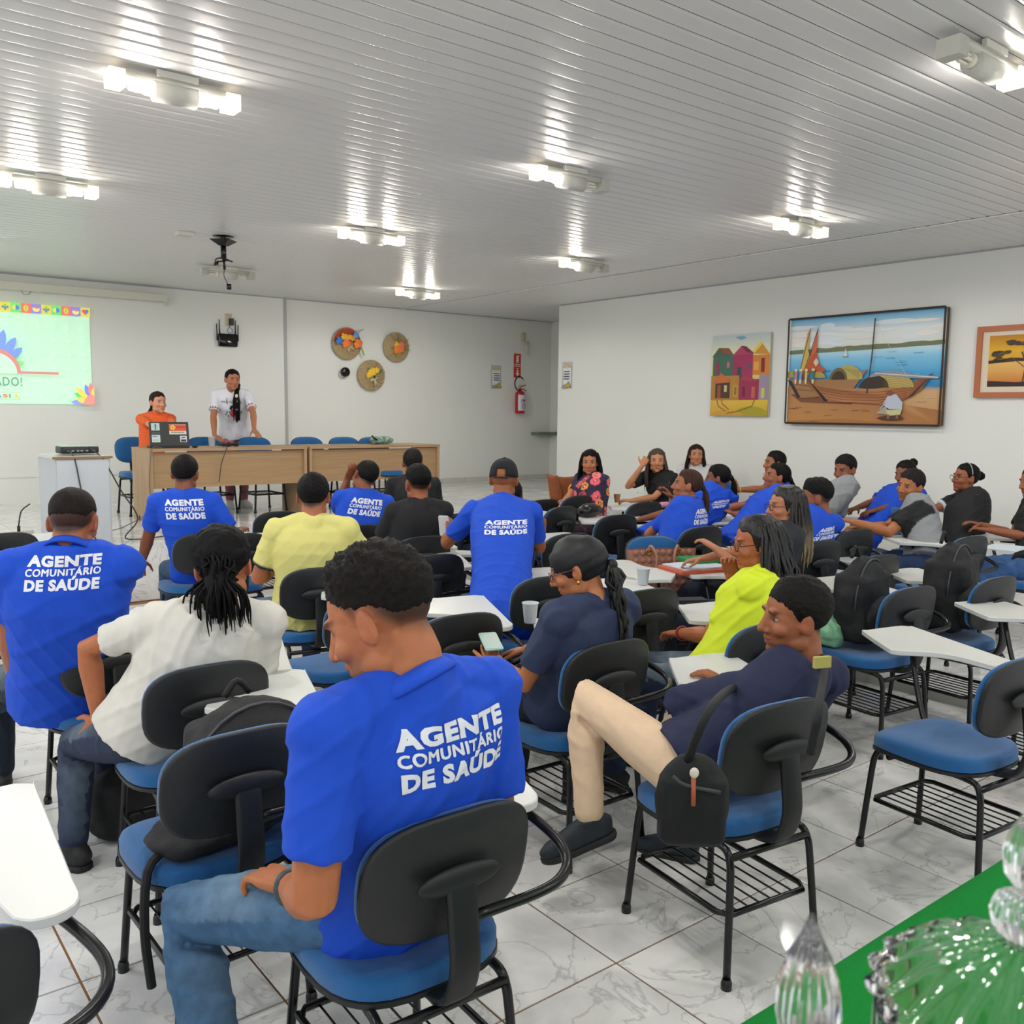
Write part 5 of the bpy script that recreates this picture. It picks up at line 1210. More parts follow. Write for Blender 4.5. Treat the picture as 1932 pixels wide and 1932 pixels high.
# 12 cap man
person('cap', 'man in black baseball cap and blue shirt gesturing with raised hands', (952, 866, 4.55), tuple(atz(945, 1165, .56)[:2]), h=66, th=58, face=(42, 6, 0), L=((825, 1048, -.05), (848, 1005, .2)), R=((1022, 1075, .05), (1020, 1020, .28)), skin='90603f', hair='cap', text=True, near=True, pants='161c2c', hem=.04,
       handL={'to': (850, 985, .25), 'n': (0, -1, 0), 'curl': .5}, handR={'to': (1030, 955, .2), 'n': (0.3, -1, 0), 'curl': .12}, slim=1.02)
person('hid', 'person in blue shirt almost hidden behind the black cap man', (965, 905, 5.9), (4.4, 5.7), h=90, th=60, face=(60, 5, 0), skin=SK2, haircol='15110f', girth=1.1)
# 13 flowered blouse
person('flower', 'woman in flowered orange and pink blouse, long dark hair, by the far wall', (1113, 848, 6.45), (5.85, 6.30), h=170, th=178, face=(222, 6, 0), fz=.06, L=((1120, 950, -.1), (1078, 948, -.05)), R='lap', shirt='2a2440', extra='flowers', sleeve='short', pants='3a2030', denim=False, skin='a8765a', hair='long', haircol='120e0d', female=True, eyes=True, girth=1.12)
# 14 older woman
person('old', 'grey haired woman in black T-shirt touching her hair, green lanyard', (1240, 846, 6.3), (6.85, 6.15), h=175, th=188, face=(226, 2, 0), fz=.06, R=((1186, 915, .0), (1212, 878, -.05)), L=((1232, 955, -.12), (1190, 945, -.2)), shirt='131416', pants='3f5f80', skin='b3866a', hair='long', haircol='4a403a', female=True, eyes=True, handR={'to': (1222, 860, 0), 'n': (-.7, -.7, 0), 'curl': .6}, handL={'to': (1170, 943, -.2), 'curl': .7})
# 15 woman at wall
person('wall', 'woman with straight brown hair seated against the right wall facing camera', (1314, 838, 6.9), (8.2, 6.9), h=200, th=215, face=(229, 0, 0), fz=.06, shirt='cfcfcf', pants='30405a', skin='b08468', hair='long', haircol='2a1c17', female=True, eyes=True)
# 16 brown ponytail
x, y = hc_('p16')
person('p16', 'woman in blue lettered shirt with brown ponytail holding eyeglasses', (1300, 884, 4.45), (x-.1, y), h=106, th=96, sroll=-2, face=(138, -6, 0), L=((1222, 1010, -.02), (1240, 1020, .2)), R=((1262, 985, .1), (1268, 940, .1)), skin='9a6a50', hair='ponytail', haircol='3f2a20', female=True, eyes=True, text=True, girth=1.1, handR={'to': (1258, 925, .1), 'curl': .6})
# 17
person('p17', 'woman in blue lettered shirt behind the brown ponytail woman', (1352, 875, 5.0), (5.35, 5.0), h=95, th=80, face=(130, 5, 0), fz=.06, skin='7e5440', hair='ponytail', haircol='0f0d0d', female=True, eyes=True, text=True, girth=1.08)
# 18
person('p18', 'woman in blue at the far wall raising a hand with a gold watch', (1462, 850, 5.4), (7.35, 5.3), h=130, th=150, face=(150, 0, 0), fz=.06, L=((1402, 980, -.3), (1385, 925, -.3)), R='lap', skin='8f6249', hair='short', haircol='120f0f', female=True, eyes=True, handL={'to': (1380, 905, -.3), 'n': (0, -1, 0), 'curl': .1})
band('p18', 'L', 'watch', 'c8a24a', .012, .03)
# 19
person('p19', 'woman in blue polo, glasses and frizzy dark ponytail looking left', (1470, 872, 4.55), (5.75, 4.55), h=120, th=128, face=(145, -8, 0), fz=.06, L=((1432, 985, -.05), (1385, 970, .05)), R='desk', skin='93604a', hair='ponytail', haircol='0d0b0b', female=True, eyes=True, collar='polo', girth=1.15, trim='dfe4ee')
glasses('p19', 'b08a50')
# 20
x, y = CH['p20'][:2]
person('p20', 'woman with glasses and long dark-to-blond hair behind the neon yellow woman', (1482, 915, 3.12), (x, y), h=118, th=116, face=(150, 2, 0), L=((1400, 1060, 0), (1350, 1035, .1)), R='desk', shirt='20232a', pants='202632', skin='a87a60', hair='ombre', haircol='17130f', female=True, eyes=True)
glasses('p20')
# 21
person('p21', 'short haired man in blue shirt, lettering partly hidden, right of ombre hair', (1535, 904, 3.55), (4.72, 3.52), h=100, th=88, face=(132, 8, 0), skin='855941', hair='fade', haircol='121010', text=True)
# 22
person('gray', 'young man in plain grey T-shirt turning to look over his shoulder', (1592, 858, 4.4), (6.15, 4.4), h=110, th=118, face=(178, 12, 0), fz=.06, L=((1582, 1000, -.05), (1560, 1010, .15)), R='desk', shirt='8b8d90', pants='26303c', skin='84573f', hair='short', haircol='151211', eyes=True)
# 23
person('p23', 'person in blue shirt with hair bun behind the grey raglan man', (1706, 868, 4.25), (7.0, 4.2), h=150, th=165, face=(172, 12, 0), fz=.06, skin='7c523e', hair='topbun', haircol='17130f', female=True, eyes=True)
# 24
person('rag', 'man in grey shirt with black raglan sleeves leaning left on the tablet', (1722, 885, 3.55), (6.35, 3.3), h=130, th=122, sroll=-6, face=(172, 6, 10), fz=.06, L=((1668, 1005, -.18), (1610, 985, -.1)), R=((1660, 1015, .1), (1625, 995, .0)), shirt='85878a', raglan='17181a', pants='24365a', skin='a0714f', hair='short', haircol='1f1b1a', eyes=True, girth=1.05)
# 25
person('p25', 'woman in black polo with headband, bun and glasses near right edge', (1825, 873, 3.5), (6.95, 3.35), h=140, th=135, face=(150, -4, 0), fz=.06, L=((1832, 1000, -.08), (1822, 1010, .1)), R='desk', shirt='17181c', cuff='c4ccd6', collar='polo', trim='17181c', pants='3c5f90', skin='8a5a44', hair='bun', haircol='100e0e', female=True, eyes=True, girth=1.12)
glasses('p25', '3a2020')
T = INF['p25']['T']; g = G(); tube(g, T(np.array([(.086*math.sin(q), .0, .025+.102*math.cos(q)) for q in np.radians(np.linspace(-85, 85, 15))])), .004, 6); addp('p25', 'headband', g, mat('grey_headband', '9aa09a', .5))
# 26
person('p26', 'woman in black blouse cut by the right frame edge, arms on a desk', (1948, 878, 2.95), (6.85, 2.75), h=130, th=135, face=(150, 8, 0), fz=.06, L=((1900, 1015, -.15), (1865, 1000, -.05)), R=((1890, 1000, .1), (1850, 990, .1)), shirt='141517', pants='3c5f90', skin='8a5c46', hair='ponytail', haircol='120f0e', female=True, eyes=True, girth=1.1)
# 27 presenter seated
person('orange', 'seated presenter in orange T-shirt with clasped hands behind the laptop', (298, 738, 10.25), (3.02, 10.25), h=262, th=250, face=(282, 2, 0), fz=S, slim=.92, vol=.001, R=((272, 838, -.15), (306, 806, -.42)), L=((352, 838, -.1), (322, 803, -.45)), shirt='e0602c', pants='20304f', skin='c49a84', hair='lowpony', haircol='2a1e18', female=True, eyes=True, handR={'to': (318, 798, -.45), 'curl': .7}, handL={'to': (310, 797, -.45), 'curl': .7}, nofeet=False)
# 28 presenter standing
person('stand', 'standing presenter in white printed T-shirt leaning both hands on the table', (440, 696, 10.12), (4.05, 10.42, .90), h=262, th=246, face=(268, 6, 4), fz=S, R=((396, 790, -.05), (404, 832, -.22)), L=((486, 790, -.05), (484, 832, -.25)), shirt='dcdce4', pants='b06a78', denim=False, skin='a2745c', hair='sidepony', haircol='120e0e', female=True, eyes=True, extra='prenatal', girth=1.1, hem=.0, shoe='c9cabf', handR={'to': (425, 838, -.3), 'curl': .1}, handL={'to': (500, 838, -.3), 'curl': .1})
g = G(); I = INF['stand']
for kz in (.02, -.04, -.13): ellip(g, I['sp'](.88)-I['tr']*.06+I['tf']*.16+np.array([0, 0, kz-.03]), (.018, .012, .022), None, 10, 6)
addp('stand', 'shell_ornaments', g, mat('shell_white', 'd8cfc0', .5))

# ------------------------------------------------------------------ things on chairs, desks and floor
TP = .707
def desk_pt(px, py, z=TP): return atz(px, py, z)
def cup(px, py, z, label, col='cfd6da', s=1.0, group=None):
    P = atz(px, py, z); g = G(); lathe(g, [(.001, 0), (.024*s, 0), (.027*s, .004), (.036*s, .088*s), (.0385*s, .09*s), (.0385*s, .093*s), (.035*s, .092*s), (.025*s, .006), (.001, .004)], (0, 0, 0), 24)
    o = link('plastic_cup', g, mat('cup_'+col, col, .35, trans=.25 if col == 'cfd6da' else 0), None, P); tag(o, label, 'cup', group); return o
cup(1000, 1175, TP, 'white disposable cup on tablet beside the headwrap woman', group='disposable cups')
cup(1213, 1103, TP, 'white disposable cup in front of the quilted handbag', group='disposable cups')
P = INF['old']['WL']; g = G(); lathe(g, [(.001, 0), (.022, 0), (.034, .08), (.032, .08), (.02, .004), (.001, .004)], INF['old']['J']((1164, 948, -.25)), 20); thing('paper_cup', g, mat('cup_brown', '9a6a44', .6), 'small brown cup in the hand of the grey haired woman', 'cup')
# quilted handbag on turned chair
P = atz(1245, 1118, .48); Rz = rotz(math.radians(-28)); o = empty('handbag', (P[0], P[1], .47), math.radians(-28), 'quilted pinkish brown handbag on the blue chair', 'handbag')
QB = mat('quilted_leather', '9a6a58', .5, bump=.15, bscale=120); g = G(); n = 16; V = []; Fc = []
for j in range(9):
    z = .3*j/8; w = .20+.04*j/8; d = .075-.04*j/8
    for i in range(n): a = 2*math.pi*i/n; V.append((w*math.copysign(abs(math.cos(a))**.4, math.cos(a)), d*math.copysign(abs(math.sin(a))**.6, math.sin(a)), z))
for j in range(8):
    for i in range(n): k_ = (i+1) % n; Fc.append((j*n+i, j*n+k_, (j+1)*n+k_, (j+1)*n+i))
Fc.append(tuple(range(n))[::-1]); g.add(V, Fc); link('bag_body', g, QB, o)
g = G()
for i in range(9):
    for j in range(6): ellip(g, (-.18+.045*i, -.062+.0055*j, .03+.05*j), (.021, .014, .022), None, 8, 6)
link('quilting', g, QB, o)['kind'] = 'stuff'
for s in (-1, 1): g = G(); tube(g, [(s*.1, -.045, .29), (s*.09, -.06, .33), (s*.06, -.09, .26), (s*.07, -.10, .12)], .009, 8, smooth=4); link('handle', g, mat('tan_strap', 'a5765e', .5), o); g = G(); tube(g, [(s*.1+.016*math.cos(q), -.05, .29+.02*math.sin(q)) for q in np.linspace(0, 6.283, 11)], .004, 6); link('buckle', g, mat('gold'), o)
# folders
def bookp(px, py, w, d, t, rz, m, label, cat='folder', z=TP, name='folder', **kw):
    P = atz(px, py, z); g = G(); slab(g, rrect(w, d, .008, 3), 0, t, .001); o = link(name, g, m, None, P, False); o.rotation_euler = (0, 0, rz); return tag(o, label, cat)
bookp(1310, 1075, .36, .26, .018, -.25, mat('orange_folder', 'c4593a', .5), 'orange folder under papers on the tablet left of the neon yellow woman')
bookp(1312, 1068, .33, .24, .008, -.2, mat('paper_white', 'c9d3dc', .6), 'white papers between the orange and the green folder', 'papers', TP+.018, 'paper_stack')
bookp(1328, 1058, .28, .2, .02, -.3, mat('green_folder', '1f8a44', .4), 'green folder on top of the papers', 'folder', TP+.026)
bookp(1300, 1133, .17, .085, .01, -.5, BLACKC, 'black wallet phone on the tablet of the neon yellow woman', 'phone', TP, 'phone')
bookp(1215, 995, .28, .2, .012, .1, mat('paper_white'), 'open notebook on the tablet before the brown ponytail woman', 'notebook', TP, 'notebook')
bookp(1895, 1035, .3, .22, .01, .1, mat('paper_white'), 'white papers on the tablet before the woman at the right edge', 'papers', TP+.06, 'paper_stack')
bookp(1862, 1027, .1, .06, .012, .3, mat('phone_bronze', '7a6a4a', .4), 'bronze phone beside papers at the right edge', 'phone', TP+.06, 'phone')
bookp(1372, 972, .28, .2, .006, .2, mat('paper_white'), 'white sheet under the hand of the woman in blue polo', 'papers', TP+.06, 'paper_stack')
g = G(); slab(g, rrect(.13, .07, .02), 0, .05, .015); P = atz(1255, 957, TP+.06); o = link('pencil_case', g, mat('pink_fabric', 'c88aa0', .7, var=.3, vscale=40), None, P); tag(o, 'small pink pencil case on a tablet behind the brown ponytail woman', 'pencil case')
g = G(); slab(g, rrect(.36, .26, .03), 0, .03, .01); P = atz(1005, 952, TP+.0); o = link('laptop_sleeve', g, BLACKC, None, P); o.rotation_euler = (0, 0, -.3); tag(o, 'black laptop sleeve on a tablet right of the black cap', 'laptop case')
# phone held by headwrap woman
I = INF['wrap']; g = G(); d = unit(I['J']((925, 1222, .32))-I['WL']); slab(g, rrect(.075, .155, .01), -.004, .004, .0015, M3=np.stack([unit(np.cross(d, [0, 0, 1.])), d, unit(np.cross(unit(np.cross(d, [0, 0, 1.])), d))], 1), off=I['WL']+d*.12+np.array([0, 0, .03]))
ph = thing('phone', g, mat('mint_case', '9fd0c4', .4), 'phone in mint case held by the headwrap woman', 'phone')
g2 = G(); slab(g2, rrect(.066, .142, .006), .0045, .0055, 0, M3=np.stack([unit(np.cross(d, [0, 0, 1.])), d, unit(np.cross(unit(np.cross(d, [0, 0, 1.])), d))], 1), off=I['WL']+d*.12+np.array([0, 0, .03])-np.array(ph.location)); link('screen', g2, mat('phone_screen', '9aa8a0', .2, emis=.4), ph, None, False)
# pen / phone held by cap man
I = INF['cap']; g = G(); slab(g, rrect(.07, .14, .01), -.004, .004, .001, M3=np.stack([np.array([.6, -.8, 0]), np.array([-.2, -.15, .96]), np.array([.77, .6, .25])], 1), off=I['J']((838, 992, .24))); thing('phone', g, mat('white_phone', 'd0d2d4', .4), 'white phone in the left hand of the black cap man', 'phone')
# eyeglasses held
I = INF['p16']; g = G(); c = I['J']((1246, 922, .05))
for s in (0, 1): tube(g, [c+np.array([.035*s+.02*math.cos(q), -.03*s, .018*math.sin(q)]) for q in np.linspace(0, 6.283, 13)], .002, 6)
tube(g, [c+np.array([.05, -.03, 0]), c+np.array([.12, .02, .05])], .002, 6); thing('eyeglasses', g, mat('glasses_5a2030', '5a2030', .3), 'dark red eyeglasses held up by the brown ponytail woman', 'eyeglasses')
# soft bags
def softbag(name, c, size, rz, m, label, cat, seed=1, squash=0, group=None, amp=.02, voxel=.012):
    g = G(); ellip(g, (0, 0, size[2]/2), (size[0]/2*.95, size[1]/2*.95, size[2]/2*.95), None, 24, 16)
    g2 = G(); slab(g2, rrect(size[0]*.82, size[1]*.8, size[1]*.25), size[2]*.06, size[2]*.8, .02); g.add(g2.v[0], g2.f)
    me = remesh(g, voxel, 6); V = getv(me); N = getn(me); V = V+N*(fbm(V, 18, seed)[:, None]*amp+fbm(V, 55, seed+3)[:, None]*amp*.35)
    V[:, 2] = np.maximum(V[:, 2], 0); setv(me, V); o = link(name, me, m, None, c); o.rotation_euler = (0, 0, rz); return tag(o, label, cat, group)
def backpack(c, rz, label, size=(.34, .2, .46), tilt=0, seed=2, straps=True):
    b = softbag('backpack', (0, 0, 0), size, 0, BLACKC, label, 'backpack', seed, amp=.012); b.location = c; b.rotation_euler = (tilt, 0, rz)
    g = softbag('front_pocket', (0, 0, 0), (size[0]*.8, size[1]*.5, size[2]*.5), 0, BLACKC, None, None, seed+1, amp=.008); g.parent = b; g.location = (0, -size[1]*.42, .04)
    for s in (-1, 1) if straps else (): q = G(); tube(q, [(s*.07, size[1]*.4, size[2]*.95), (s*.09, size[1]*.62, size[2]*.75), (s*.1, size[1]*.66, size[2]*.4), (s*.12, size[1]*.45, size[2]*.1)], .016, 8, smooth=4); link('strap', q, BLACKC, b)
    q = G(); tube(q, [(-.04, size[1]*.2, size[2]*.95), (0, size[1]*.2, size[2]*1.06), (.04, size[1]*.2, size[2]*.95)], .01, 8, smooth=4); link('grab_handle', q, BLACKC, b)
    q = G(); tube(q, [(size[0]*.46*math.cos(a), 0-size[1]*.2, size[2]*.45+size[2]*.5*math.sin(a)) for a in np.linspace(0, 3.14, 14)], .005, 6); link('zip', q, mat('grey_zip', '3a3c40', .5), b)
    return b
x, y, h, z = CH['bp']; backpack((x+.12, y+.02, .47), .1, 'dark backpack on the seat of the empty chair in the left foreground', (.42, .30, .37), 0, 3, False)
softbag('jacket', (x-.02, y-.055, .468), (.40, .27, .085), .1, BLACKC, 'dark cloth spread on the blue seat under the left foreground backpack', 'jacket', 41, amp=.012, voxel=.009)
g = G(); P0 = np.array([x-.21, y-.12, .44]); tube(g, [P0+np.array([.05, .02, .06]), P0+np.array([.0, .0, .02]), P0+np.array([-.02, -.03, -.12]), P0+np.array([-.01, -.04, -.27])], .012, 8, smooth=3); thing('hanging_strap', g, BLACKC, 'black strap end hanging beside the left foreground chair seat', 'strap')
x, y, h, z = CH['c29']; backpack((x+.02, y+.06, .47), .1, 'large black backpack leaning on the chair right of the navy man head', (.38, .24, .48), 0, 5, False)
softbag('plastic_bag', (x-.12, y+.16, .47), (.24, .18, .17), .5, mat('green_plastic_film', '8fc8a0', .3, trans=.25, bump=.6, bscale=40), 'crumpled green plastic bag on the blue seat beside the backpack', 'plastic bag', 8, amp=.035, group='plastic carrier bags', voxel=.008)
x, y, h, z = CH['c34']; backpack((x+.05, y+.04, .47), .1, 'black backpack at the right frame edge', (.40, .26, .52), 0, 7, False)
softbag('plastic_bag', (x-.12, y+.2, .47), (.24, .2, .15), .2, mat('pale_plastic_film', 'b4c4b8', .3, trans=.25, bump=.6, bscale=40), 'pale greenish plastic bag on the seat at the right edge', 'plastic bag', 12, amp=.035, group='plastic carrier bags', voxel=.008)
x, y, h, z = CH['red']; softbag('plastic_bag', (x-.02, y+.12, .47), (.30, .26, .12), .3, mat('red_plastic_film', 'c04038', .3, bump=.6, bscale=40, var=.5, vscale=22), 'red and white plastic bag behind the foreground man head', 'plastic bag', 14, amp=.02, group='plastic carrier bags', voxel=.01)
bg = softbag('backpack', (.93, 3.62, 0), (.3, .22, .3), .4, BLACKC, 'black bag on the floor under the white T-shirt woman chair', 'bag', 16, amp=.01)
x, y, h, z = CH['c21']; softbag('shoulder_bag', (x+.0, y+.1, .47), (.34, .24, .14), 0, BLACKC, 'black bag on the chair right of the headwrap woman', 'bag', 18)
x, y, h, z = CH['hid']; P = atz(900, 1262, 0); softbag('shoulder_bag', (P[0], P[1], 0), (.3, .2, .1), 0, BLACKC, 'black bag low beside the chair in front of the headwrap woman phone', 'bag', 19)
P = atz(1112, 975, TP+.06); softbag('purse', tuple(P), (.30, .18, .12), .3, mat('black_leather', '0d0e10', .3, bump=.3, bscale=60), 'black leather purse on a tablet before the flowered blouse woman', 'purse', 20, amp=.008)
P = atz(1066, 945, TP+.06); o = empty('tote_bag', tuple(P), -.6, 'brown suede tote bag left of the flowered blouse woman', 'tote bag')
g = G(); V = []; Fc = []; n = 20
for j in range(7):
    z = .27*j/6
    for i in range(n): a = 2*math.pi*i/n; V.append(((.15+.035*j/6)*math.copysign(abs(math.cos(a))**.5, math.cos(a)), (.07-.02*j/6)*math.sin(a), z-(.035*(1-abs(math.cos(a))) if j == 6 else 0)))
for j in range(6):
    for i in range(n): k_ = (i+1) % n; Fc.append((j*n+i, j*n+k_, (j+1)*n+k_, (j+1)*n+i))
Fc.append(tuple(range(n))[::-1]); g.add(V, Fc); b = link('bag_body', g, mat('brown_suede', '8a4a24', .75, bump=.3, bscale=80, var=.2, vscale=10), o); mm = b.modifiers.new('s', 'SOLIDIFY'); mm.thickness = .004
g = G(); tube(g, [(-.09, -.05, .26), (-.08, -.07, .2), (-.05, -.075, .1), (-.04, -.07, .04)], .007, 6, smooth=3); link('strap', g, mat('brown_suede'), o)
P = atz(1675, 965, .77); o = softbag('shoulder_bag', tuple(P), (.26, .1, .22), .5, mat('brown_leather', '3a2c28', .5), 'dark brown bag with cream piping beside the person in blue at the wall', 'handbag', 22, amp=.006)
# crossbody bag of the navy man
I = INF['navy']; c = atD(1305, 1520, 2.38); o = softbag('crossbody_bag', (c[0], c[1], c[2]-.12), (.21, .1, .27), math.radians(-38), BLACKC, 'black crossbody bag hanging at the left hip of the man in navy', 'bag', 24, amp=.006, voxel=.007)
q = G(); tube(q, [(-.06, -.052, .22), (-.03, -.058, .2), (.06, -.055, .18)], .005, 6, smooth=3); link('zip', q, mat('grey_zip'), o)
q = G(); tube(q, [(-.01, -.06, .22), (-.01, -.068, .15)], .006, 6); link('zip_pull', q, mat('orange_cord', 'b05a3a', .6), o)
q = G(); ellip(q, (-.01, -.066, .235), (.012, .006, .014)); link('badge', q, mat('shell_white'), o)
L0 = np.array(o.location); ci = math.radians(38); toL = lambda p: rotz(ci) @ (np.array(p)-L0)
q = G(); Pp = [atD(1295, 1440, 2.36), atD(1345, 1330, 2.33), I['sp'](.75)+I['tf']*.15, I['SR']+np.array([0, 0, .075])-I['tr']*.06, atD(1545, 1330, 2.36), atD(1530, 1420, 2.38)]; tube(q, [toL(p) for p in Pp], .012, 8, smooth=5); link('strap', q, BLACKC, o)
q = G(); ps = toL(atD(1551, 1249, 2.44)); q.box(ps, (.05, .012, .03), rotz(.3)); link('strap_label', q, mat('olive_label', 'a39a52', .6), o, None, False)
# stage things
P = atz(320, 846, S+.751); P[1] = 9.42; P[0] = 3.03
lp = empty('laptop', (3.0, 9.55, S+.75), math.radians(172), 'open black laptop with stickers on its lid, on the left table', 'laptop')
g = G(); slab(g, rrect(.38, .25, .012), 0, .018, .003); link('base', g, BLK, lp); 
g = G(); R_ = [[1, 0, 0], [0, math.cos(1.8), -math.sin(1.8)], [0, math.sin(1.8), math.cos(1.8)]]; slab(g, rrect(.38, .25, .012, cy=.125), -.004, .004, .002, M3=R_, off=(0, .125, .02)); ld = link('lid', g, BLK, lp); autosmooth(ld)
# stickers sit on the outer side of the lid
Ru = np.array(R_) @ np.array([0, 1, 0.]); Rn = -(np.array(R_) @ np.array([0, 0, 1.])); org = np.array([0, .125, .02])+Rn*.0045
def stick(f): A = Art(org, (-1, 0, 0), Ru, Rn, .0004); f(A); link('sticker', A.g, PRINT, ld, None, False)
stick(lambda A: A.rect(-.17, .16, -.09, .235, 'b9cfc8').rect(-.135, .175, -.125, .21, '2a3a38').disc(-.13, .218, .008, .008, '2a3a38').line([(-.15, .2), (-.11, .205)], .004, '2a3a38').line([(-.13, .175), (-.142, .165)], .004, '2a3a38').line([(-.13, .175), (-.118, .165)], .004, '2a3a38'))
stick(lambda A: A.rect(-.17, .04, -.09, .115, 'c6d6cf').scribble(-.165, .09, .05, .02, '3f5f6a', 1, 3).scribble(-.16, .055, .06, .012, '5fa080', 1, 4))
stick(lambda A: A.rect(-.17, .128, -.09, .142, '4a5050'))
def _s(A):
    A.rect(.0, .12, .165, .225, 'd8d0c0').rect(.0, .155, .165, .222, 'd8502c').scribble(.065, .18, .09, .03, 'b03020', 1, 6).scribble(.01, .13, .14, .02, '6a6a60', 1, 5)
    for q in range(5): A.disc(.035+.016*math.cos(q*1.257), .19+.016*math.sin(q*1.257), .012, .012, 'e8c040', 10)
    A.disc(.035, .19, .007, .007, 'b07020', 10)
stick(_s); stick(lambda A: A.rect(.1, .04, .165, .105, 'cfd4d8').rect(.107, .045, .158, .068, '1f2430').line([(.11, .085), (.15, .09)], .012, '2a2f40'))
P = atz(396, 852, S+.752); cup(400, 842, S+.75, 'translucent cup on the left table beside the laptop', group='disposable cups', s=1.1)
for px, lb in ((475, 'left'), (492, 'right')):
    c = atz(px, 842, S+.775); o = empty('microphone', (c[0], 9.6, S+.772), .3, 'black microphone lying on the table by the standing presenter, %s one' % lb, 'microphone', 'microphones on the table')
    g = G(); ellip(g, (0, 0, 0), (.026, .026, .026)); link('grille', g, mat('mic_mesh', '1a1414', .6, bump=.6, bscale=300), o); g = G(); tube(g, [(0, .02, 0), (0.02, .2, -.008)], [.017, .012], 10); link('handle', g, BLK, o)
P = atz(725, 838, S+.752); b = softbag('colourful_bag', (P[0], 9.62, S+.75), (.34, .2, .1), 0, mat('print_fabric', '7a9a8a', .6, var=.9, vscale=30), 'small black and colourful printed bag on the right table', 'bag', 30, amp=.01)
q = G(); tube(q, [(-.1, -.08, .05), (-.16, -.1, .08), (-.14, -.02, .1)], .01, 6, smooth=4); link('strap', q, BLACKC, b)
g = G(); ellip(g, (3.23, 9.42, S+.765), (.03, .045, .016)); thing('computer_mouse', g, BLK, 'black mouse beside the laptop on the left table', 'mouse')
# projector cabinet and projector
cb = empty('projector_cabinet', (1.86, 8.45, S), math.radians(0), 'white projector cabinet with wood edged top at the left', 'cabinet')
link('cabinet_body', G().box((0, 0, .365), (.43, .62, .73)), mat('cabinet_white', 'bcc0c4', .4), cb, None, False); link('cabinet_door', G().box((0, -.316, .37), (.40, .012, .70)), mat('cabinet_white'), cb, None, False)
link('cabinet_top', G().box((0, 0, .74), (.46, .66, .022)), mat('cabinet_top_white', 'c9cbc8', .3), cb, None, False); link('edge_band', G().box((0, -.331, .739), (.462, .006, .018)), mat('worn_edge', '8a6a48', .7), cb, None, False)
pj = empty('projector', (1.88, 8.4, S+.752), 0, 'black and white video projector on the white cabinet', 'projector')
g = G(); slab(g, rrect(.30, .24, .03), .012, .07, .008); link('lower_housing', g, BLK, pj); g = G(); slab(g, rrect(.30, .24, .03), .068, .085, .006); link('top_cover', g, mat('projector_white', 'b9c4bc', .4), pj)
g = G(); tube(g, [(.02, .12, .045), (.02, .14, .045)], .03, 16); link('lens', g, mat('gloss_black'), pj)
A = Art((0, -.1205, 0), (1, 0, 0), (0, 0, 1), (0, -1, 0), .0004); 
for x in (-.1, -.07, -.03, .0, .04, .09): A.rect(x, .03, x+.02, .042, '8a8f90')
link('ports', A.g, ART, pj, None, False)
def cable(pts, r, label, m=CORD): g = G(); tube(g, pts, r, 8, smooth=6); return thing('cable', g, m, label, 'cable', sharp=False)
cable([(1.79, 8.28, S+.8), (1.80, 8.13, S+.72), (1.83, 8.11, S+.5), (1.88, 8.10, S+.2), (1.95, 8.12, S+.01)], .006, 'dark cable hanging down the front of the white cabinet')
cable([(1.95, 8.28, S+.81), (2.02, 8.14, S+.72), (2.16, 8.16, S+.45), (2.3, 8.2, S+.2), (2.22, 8.3, S+.02), (2.5, 8.3, S+.01), (2.7, 8.5, S+.01)], .006, 'dark cable looping from the projector to the stage floor')
cable([(2.9, 9.4, S+.755), (2.76, 9.29, S+.74), (2.72, 9.27, S+.4), (2.72, 9.27, S+.15), (2.45, 9.2, S+.01), (2.2, 8.9, S+.01)], .005, 'thin cable hanging over the left end of the wooden table', mat('grey_cord', '6a6660', .5))
cable([(3.55, 9.5, S+.755), (3.52, 9.3, S+.752), (3.45, 9.27, S+.6), (3.42, 9.28, S+.4)], .005, 'black cable dropping over the table front beside the cup')
t = empty('power_strip', (1.5, 9.1, S), .3, 'white power strip with a black plug on the stage floor, left', 'power strip'); link('strip_body', G().box((0, 0, .02), (.3, .06, .04)), HOUS, t, None, False); g = G(); tube(g, [(.03, 0, .04), (.03, 0, .09)], .014, 8); tube(g, [(.03, 0, .09), (.06, 0, .22), (.14, 0, .28)], .006, 6, smooth=4); link('plug', g, BLK, t)
# ------------------------------------------------------------------ foreground table with green cloth and glass jars
GC = mat('green_cloth', '127a30', .95, bump=.6, bscale=600, var=.08, vscale=300, spec=.15)
g = G(); nx, ny = 40, 20; V = []; Fc = []
for j in range(ny+1):
    for i in range(nx+1):
        xx = .75+2.2*i/nx; yy = .758-.85*j/ny; V.append((xx, yy, .781+.0012*math.sin(9*xx+26*yy)+.0012*math.sin(31*yy+4*xx)))
for j in range(ny):
    for i in range(nx): a = j*(nx+1)+i; Fc.append((a, a+1, a+nx+2, a+nx+1))
b0 = len(V)
for k_, zz in enumerate((.70, .5, .3)):
    for i in range(nx+1): xx = .75+2.2*i/nx; V.append((xx, .762+.012*math.sin(i*1.1)*(k_+.3), zz))
for i in range(nx):
    Fc.append((i, b0+i, b0+i+1, i+1))
    for k_ in range(2): a = b0+k_*(nx+1)+i; Fc.append((a, a+nx+1, a+nx+2, a+1))
g.add(V, Fc); cl = thing('tablecloth', g, GC, 'green cloth over the table in the bottom right corner', 'tablecloth', sharp=False)
tb = empty('foreground_table', (1.85, .33, 0), 0, 'table under the green cloth in the bottom right corner', 'table'); link('table_top', G().box((0, 0, .765), (2.1, .82, .025)), WOOD, tb, None, False)
for sx in (-1, 1):
    for sy in (-1, 1): link('leg', G().box((sx*1.0, sy*.37, .376), (.05, .05, .752)), WOOD, tb, None, False)
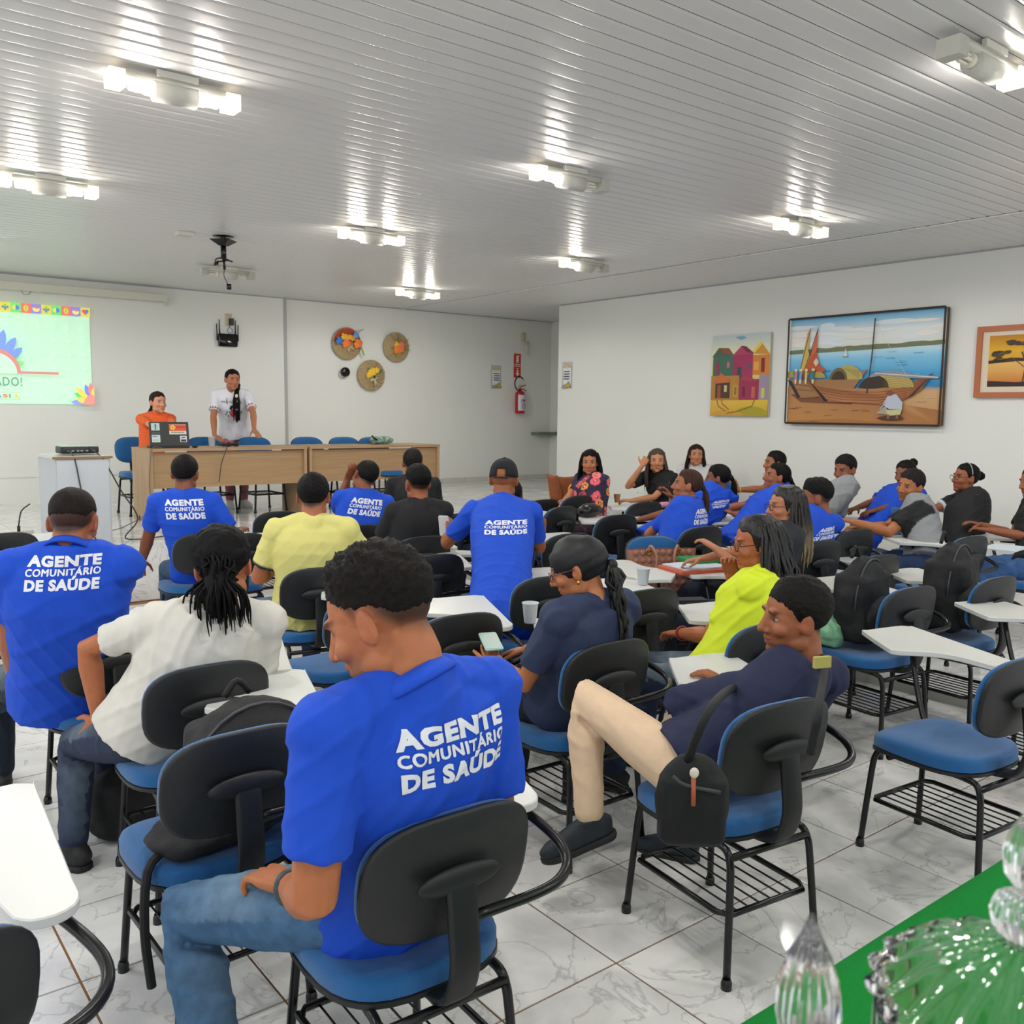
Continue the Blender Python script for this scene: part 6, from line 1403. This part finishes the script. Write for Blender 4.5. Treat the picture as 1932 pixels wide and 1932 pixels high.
def gl_lathe(prof, c, ribs=0, depth_=.0, seg=48):
    V = []; Fc = []
    for r, z in prof:
        for j in range(seg): a = 2*math.pi*j/seg; rr_ = r*(1+depth_*math.cos(ribs*a)*(1 if ribs and r > .01 else 0)); V.append((rr_*math.cos(a)+c[0], rr_*math.sin(a)+c[1], z+c[2]))
    for i in range(len(prof)-1):
        for j in range(seg): k_ = (j+1) % seg; Fc.append((i*seg+j, i*seg+k_, (i+1)*seg+k_, (i+1)*seg+j))
    g = G(); g.add(V, Fc); return g
def jar(px, py, D, rad, label, tall):
    """px,py: centre of the lid rim; glass candy jar standing on the cloth"""
    c = atD(px, py, D); zc = c[2]; t = empty('glass_jar', (c[0], c[1], .783), 0, label, 'glass jar', 'glass jars with finial lids'); H_ = zc-.783; R = rad
    body = [(.001, 0), (R*.75, 0), (R*.8, .006), (R*.35, .03), (R*.28, .06), (R*.7, .09), (R*.98, .14), (R, H_-.02), (R*.98, H_), (R*.93, H_), (R*.94, H_-.02), (R*.9, .145), (R*.6, .1), (.001, .092)]
    link('bowl', gl_lathe(body, (0, 0, 0), 24, .04, 120), GLASS, t)
    b = H_; k = tall
    lid = [(R*.9, b-.004), (R*1.04, b), (R*1.06, b+.008), (R*.98, b+.02*k), (R*.75, b+.05*k), (R*.42, b+.072*k), (R*.15, b+.084*k), (R*.14, b+.088*k), (R*.22, b+.098*k), (R*.25, b+.114*k), (R*.22, b+.13*k), (R*.11, b+.14*k), (R*.10, b+.145*k), (R*.17, b+.16*k), (R*.19, b+.185*k), (R*.14, b+.21*k), (R*.08, b+.226*k), (.001, b+.235*k)]
    link('lid', gl_lathe(lid, (0, 0, 0), 20, .055, 120), GLASS, t)
jar(1925, 1915, .66, .095, 'cut glass jar with domed lid at the bottom right corner', .66)
def bottle(px, py, D, label):
    c = atD(px, py, D); t = empty('glass_decanter', (c[0], c[1], .783), 0, label, 'decanter'); H_ = c[2]-.783
    link('decanter_body', gl_lathe([(.001, 0), (.05, 0), (.055, .01), (.055, H_*.5), (.03, H_*.75), (.014, H_*.9), (.014, H_), (.011, H_), (.01, H_*.8), (.001, H_*.5)], (0, 0, 0), 16, .03, 64), GLASS, t)
    link('stopper', gl_lathe([(.001, H_-.02), (.009, H_-.02), (.012, H_), (.017, H_+.012), (.021, H_+.032), (.0195, H_+.05), (.014, H_+.068), (.007, H_+.084), (.003, H_+.095), (.001, H_+.1)], (0, 0, 0), 10, .06, 60), GLASS, t)
bottle(1520, 1985, .62, 'glass decanter stopper in the foreground, bottom centre right')
print('OBJECTS', len(bpy.data.objects), 'tris~', sum(len(m.polygons)*2 for m in bpy.data.meshes))
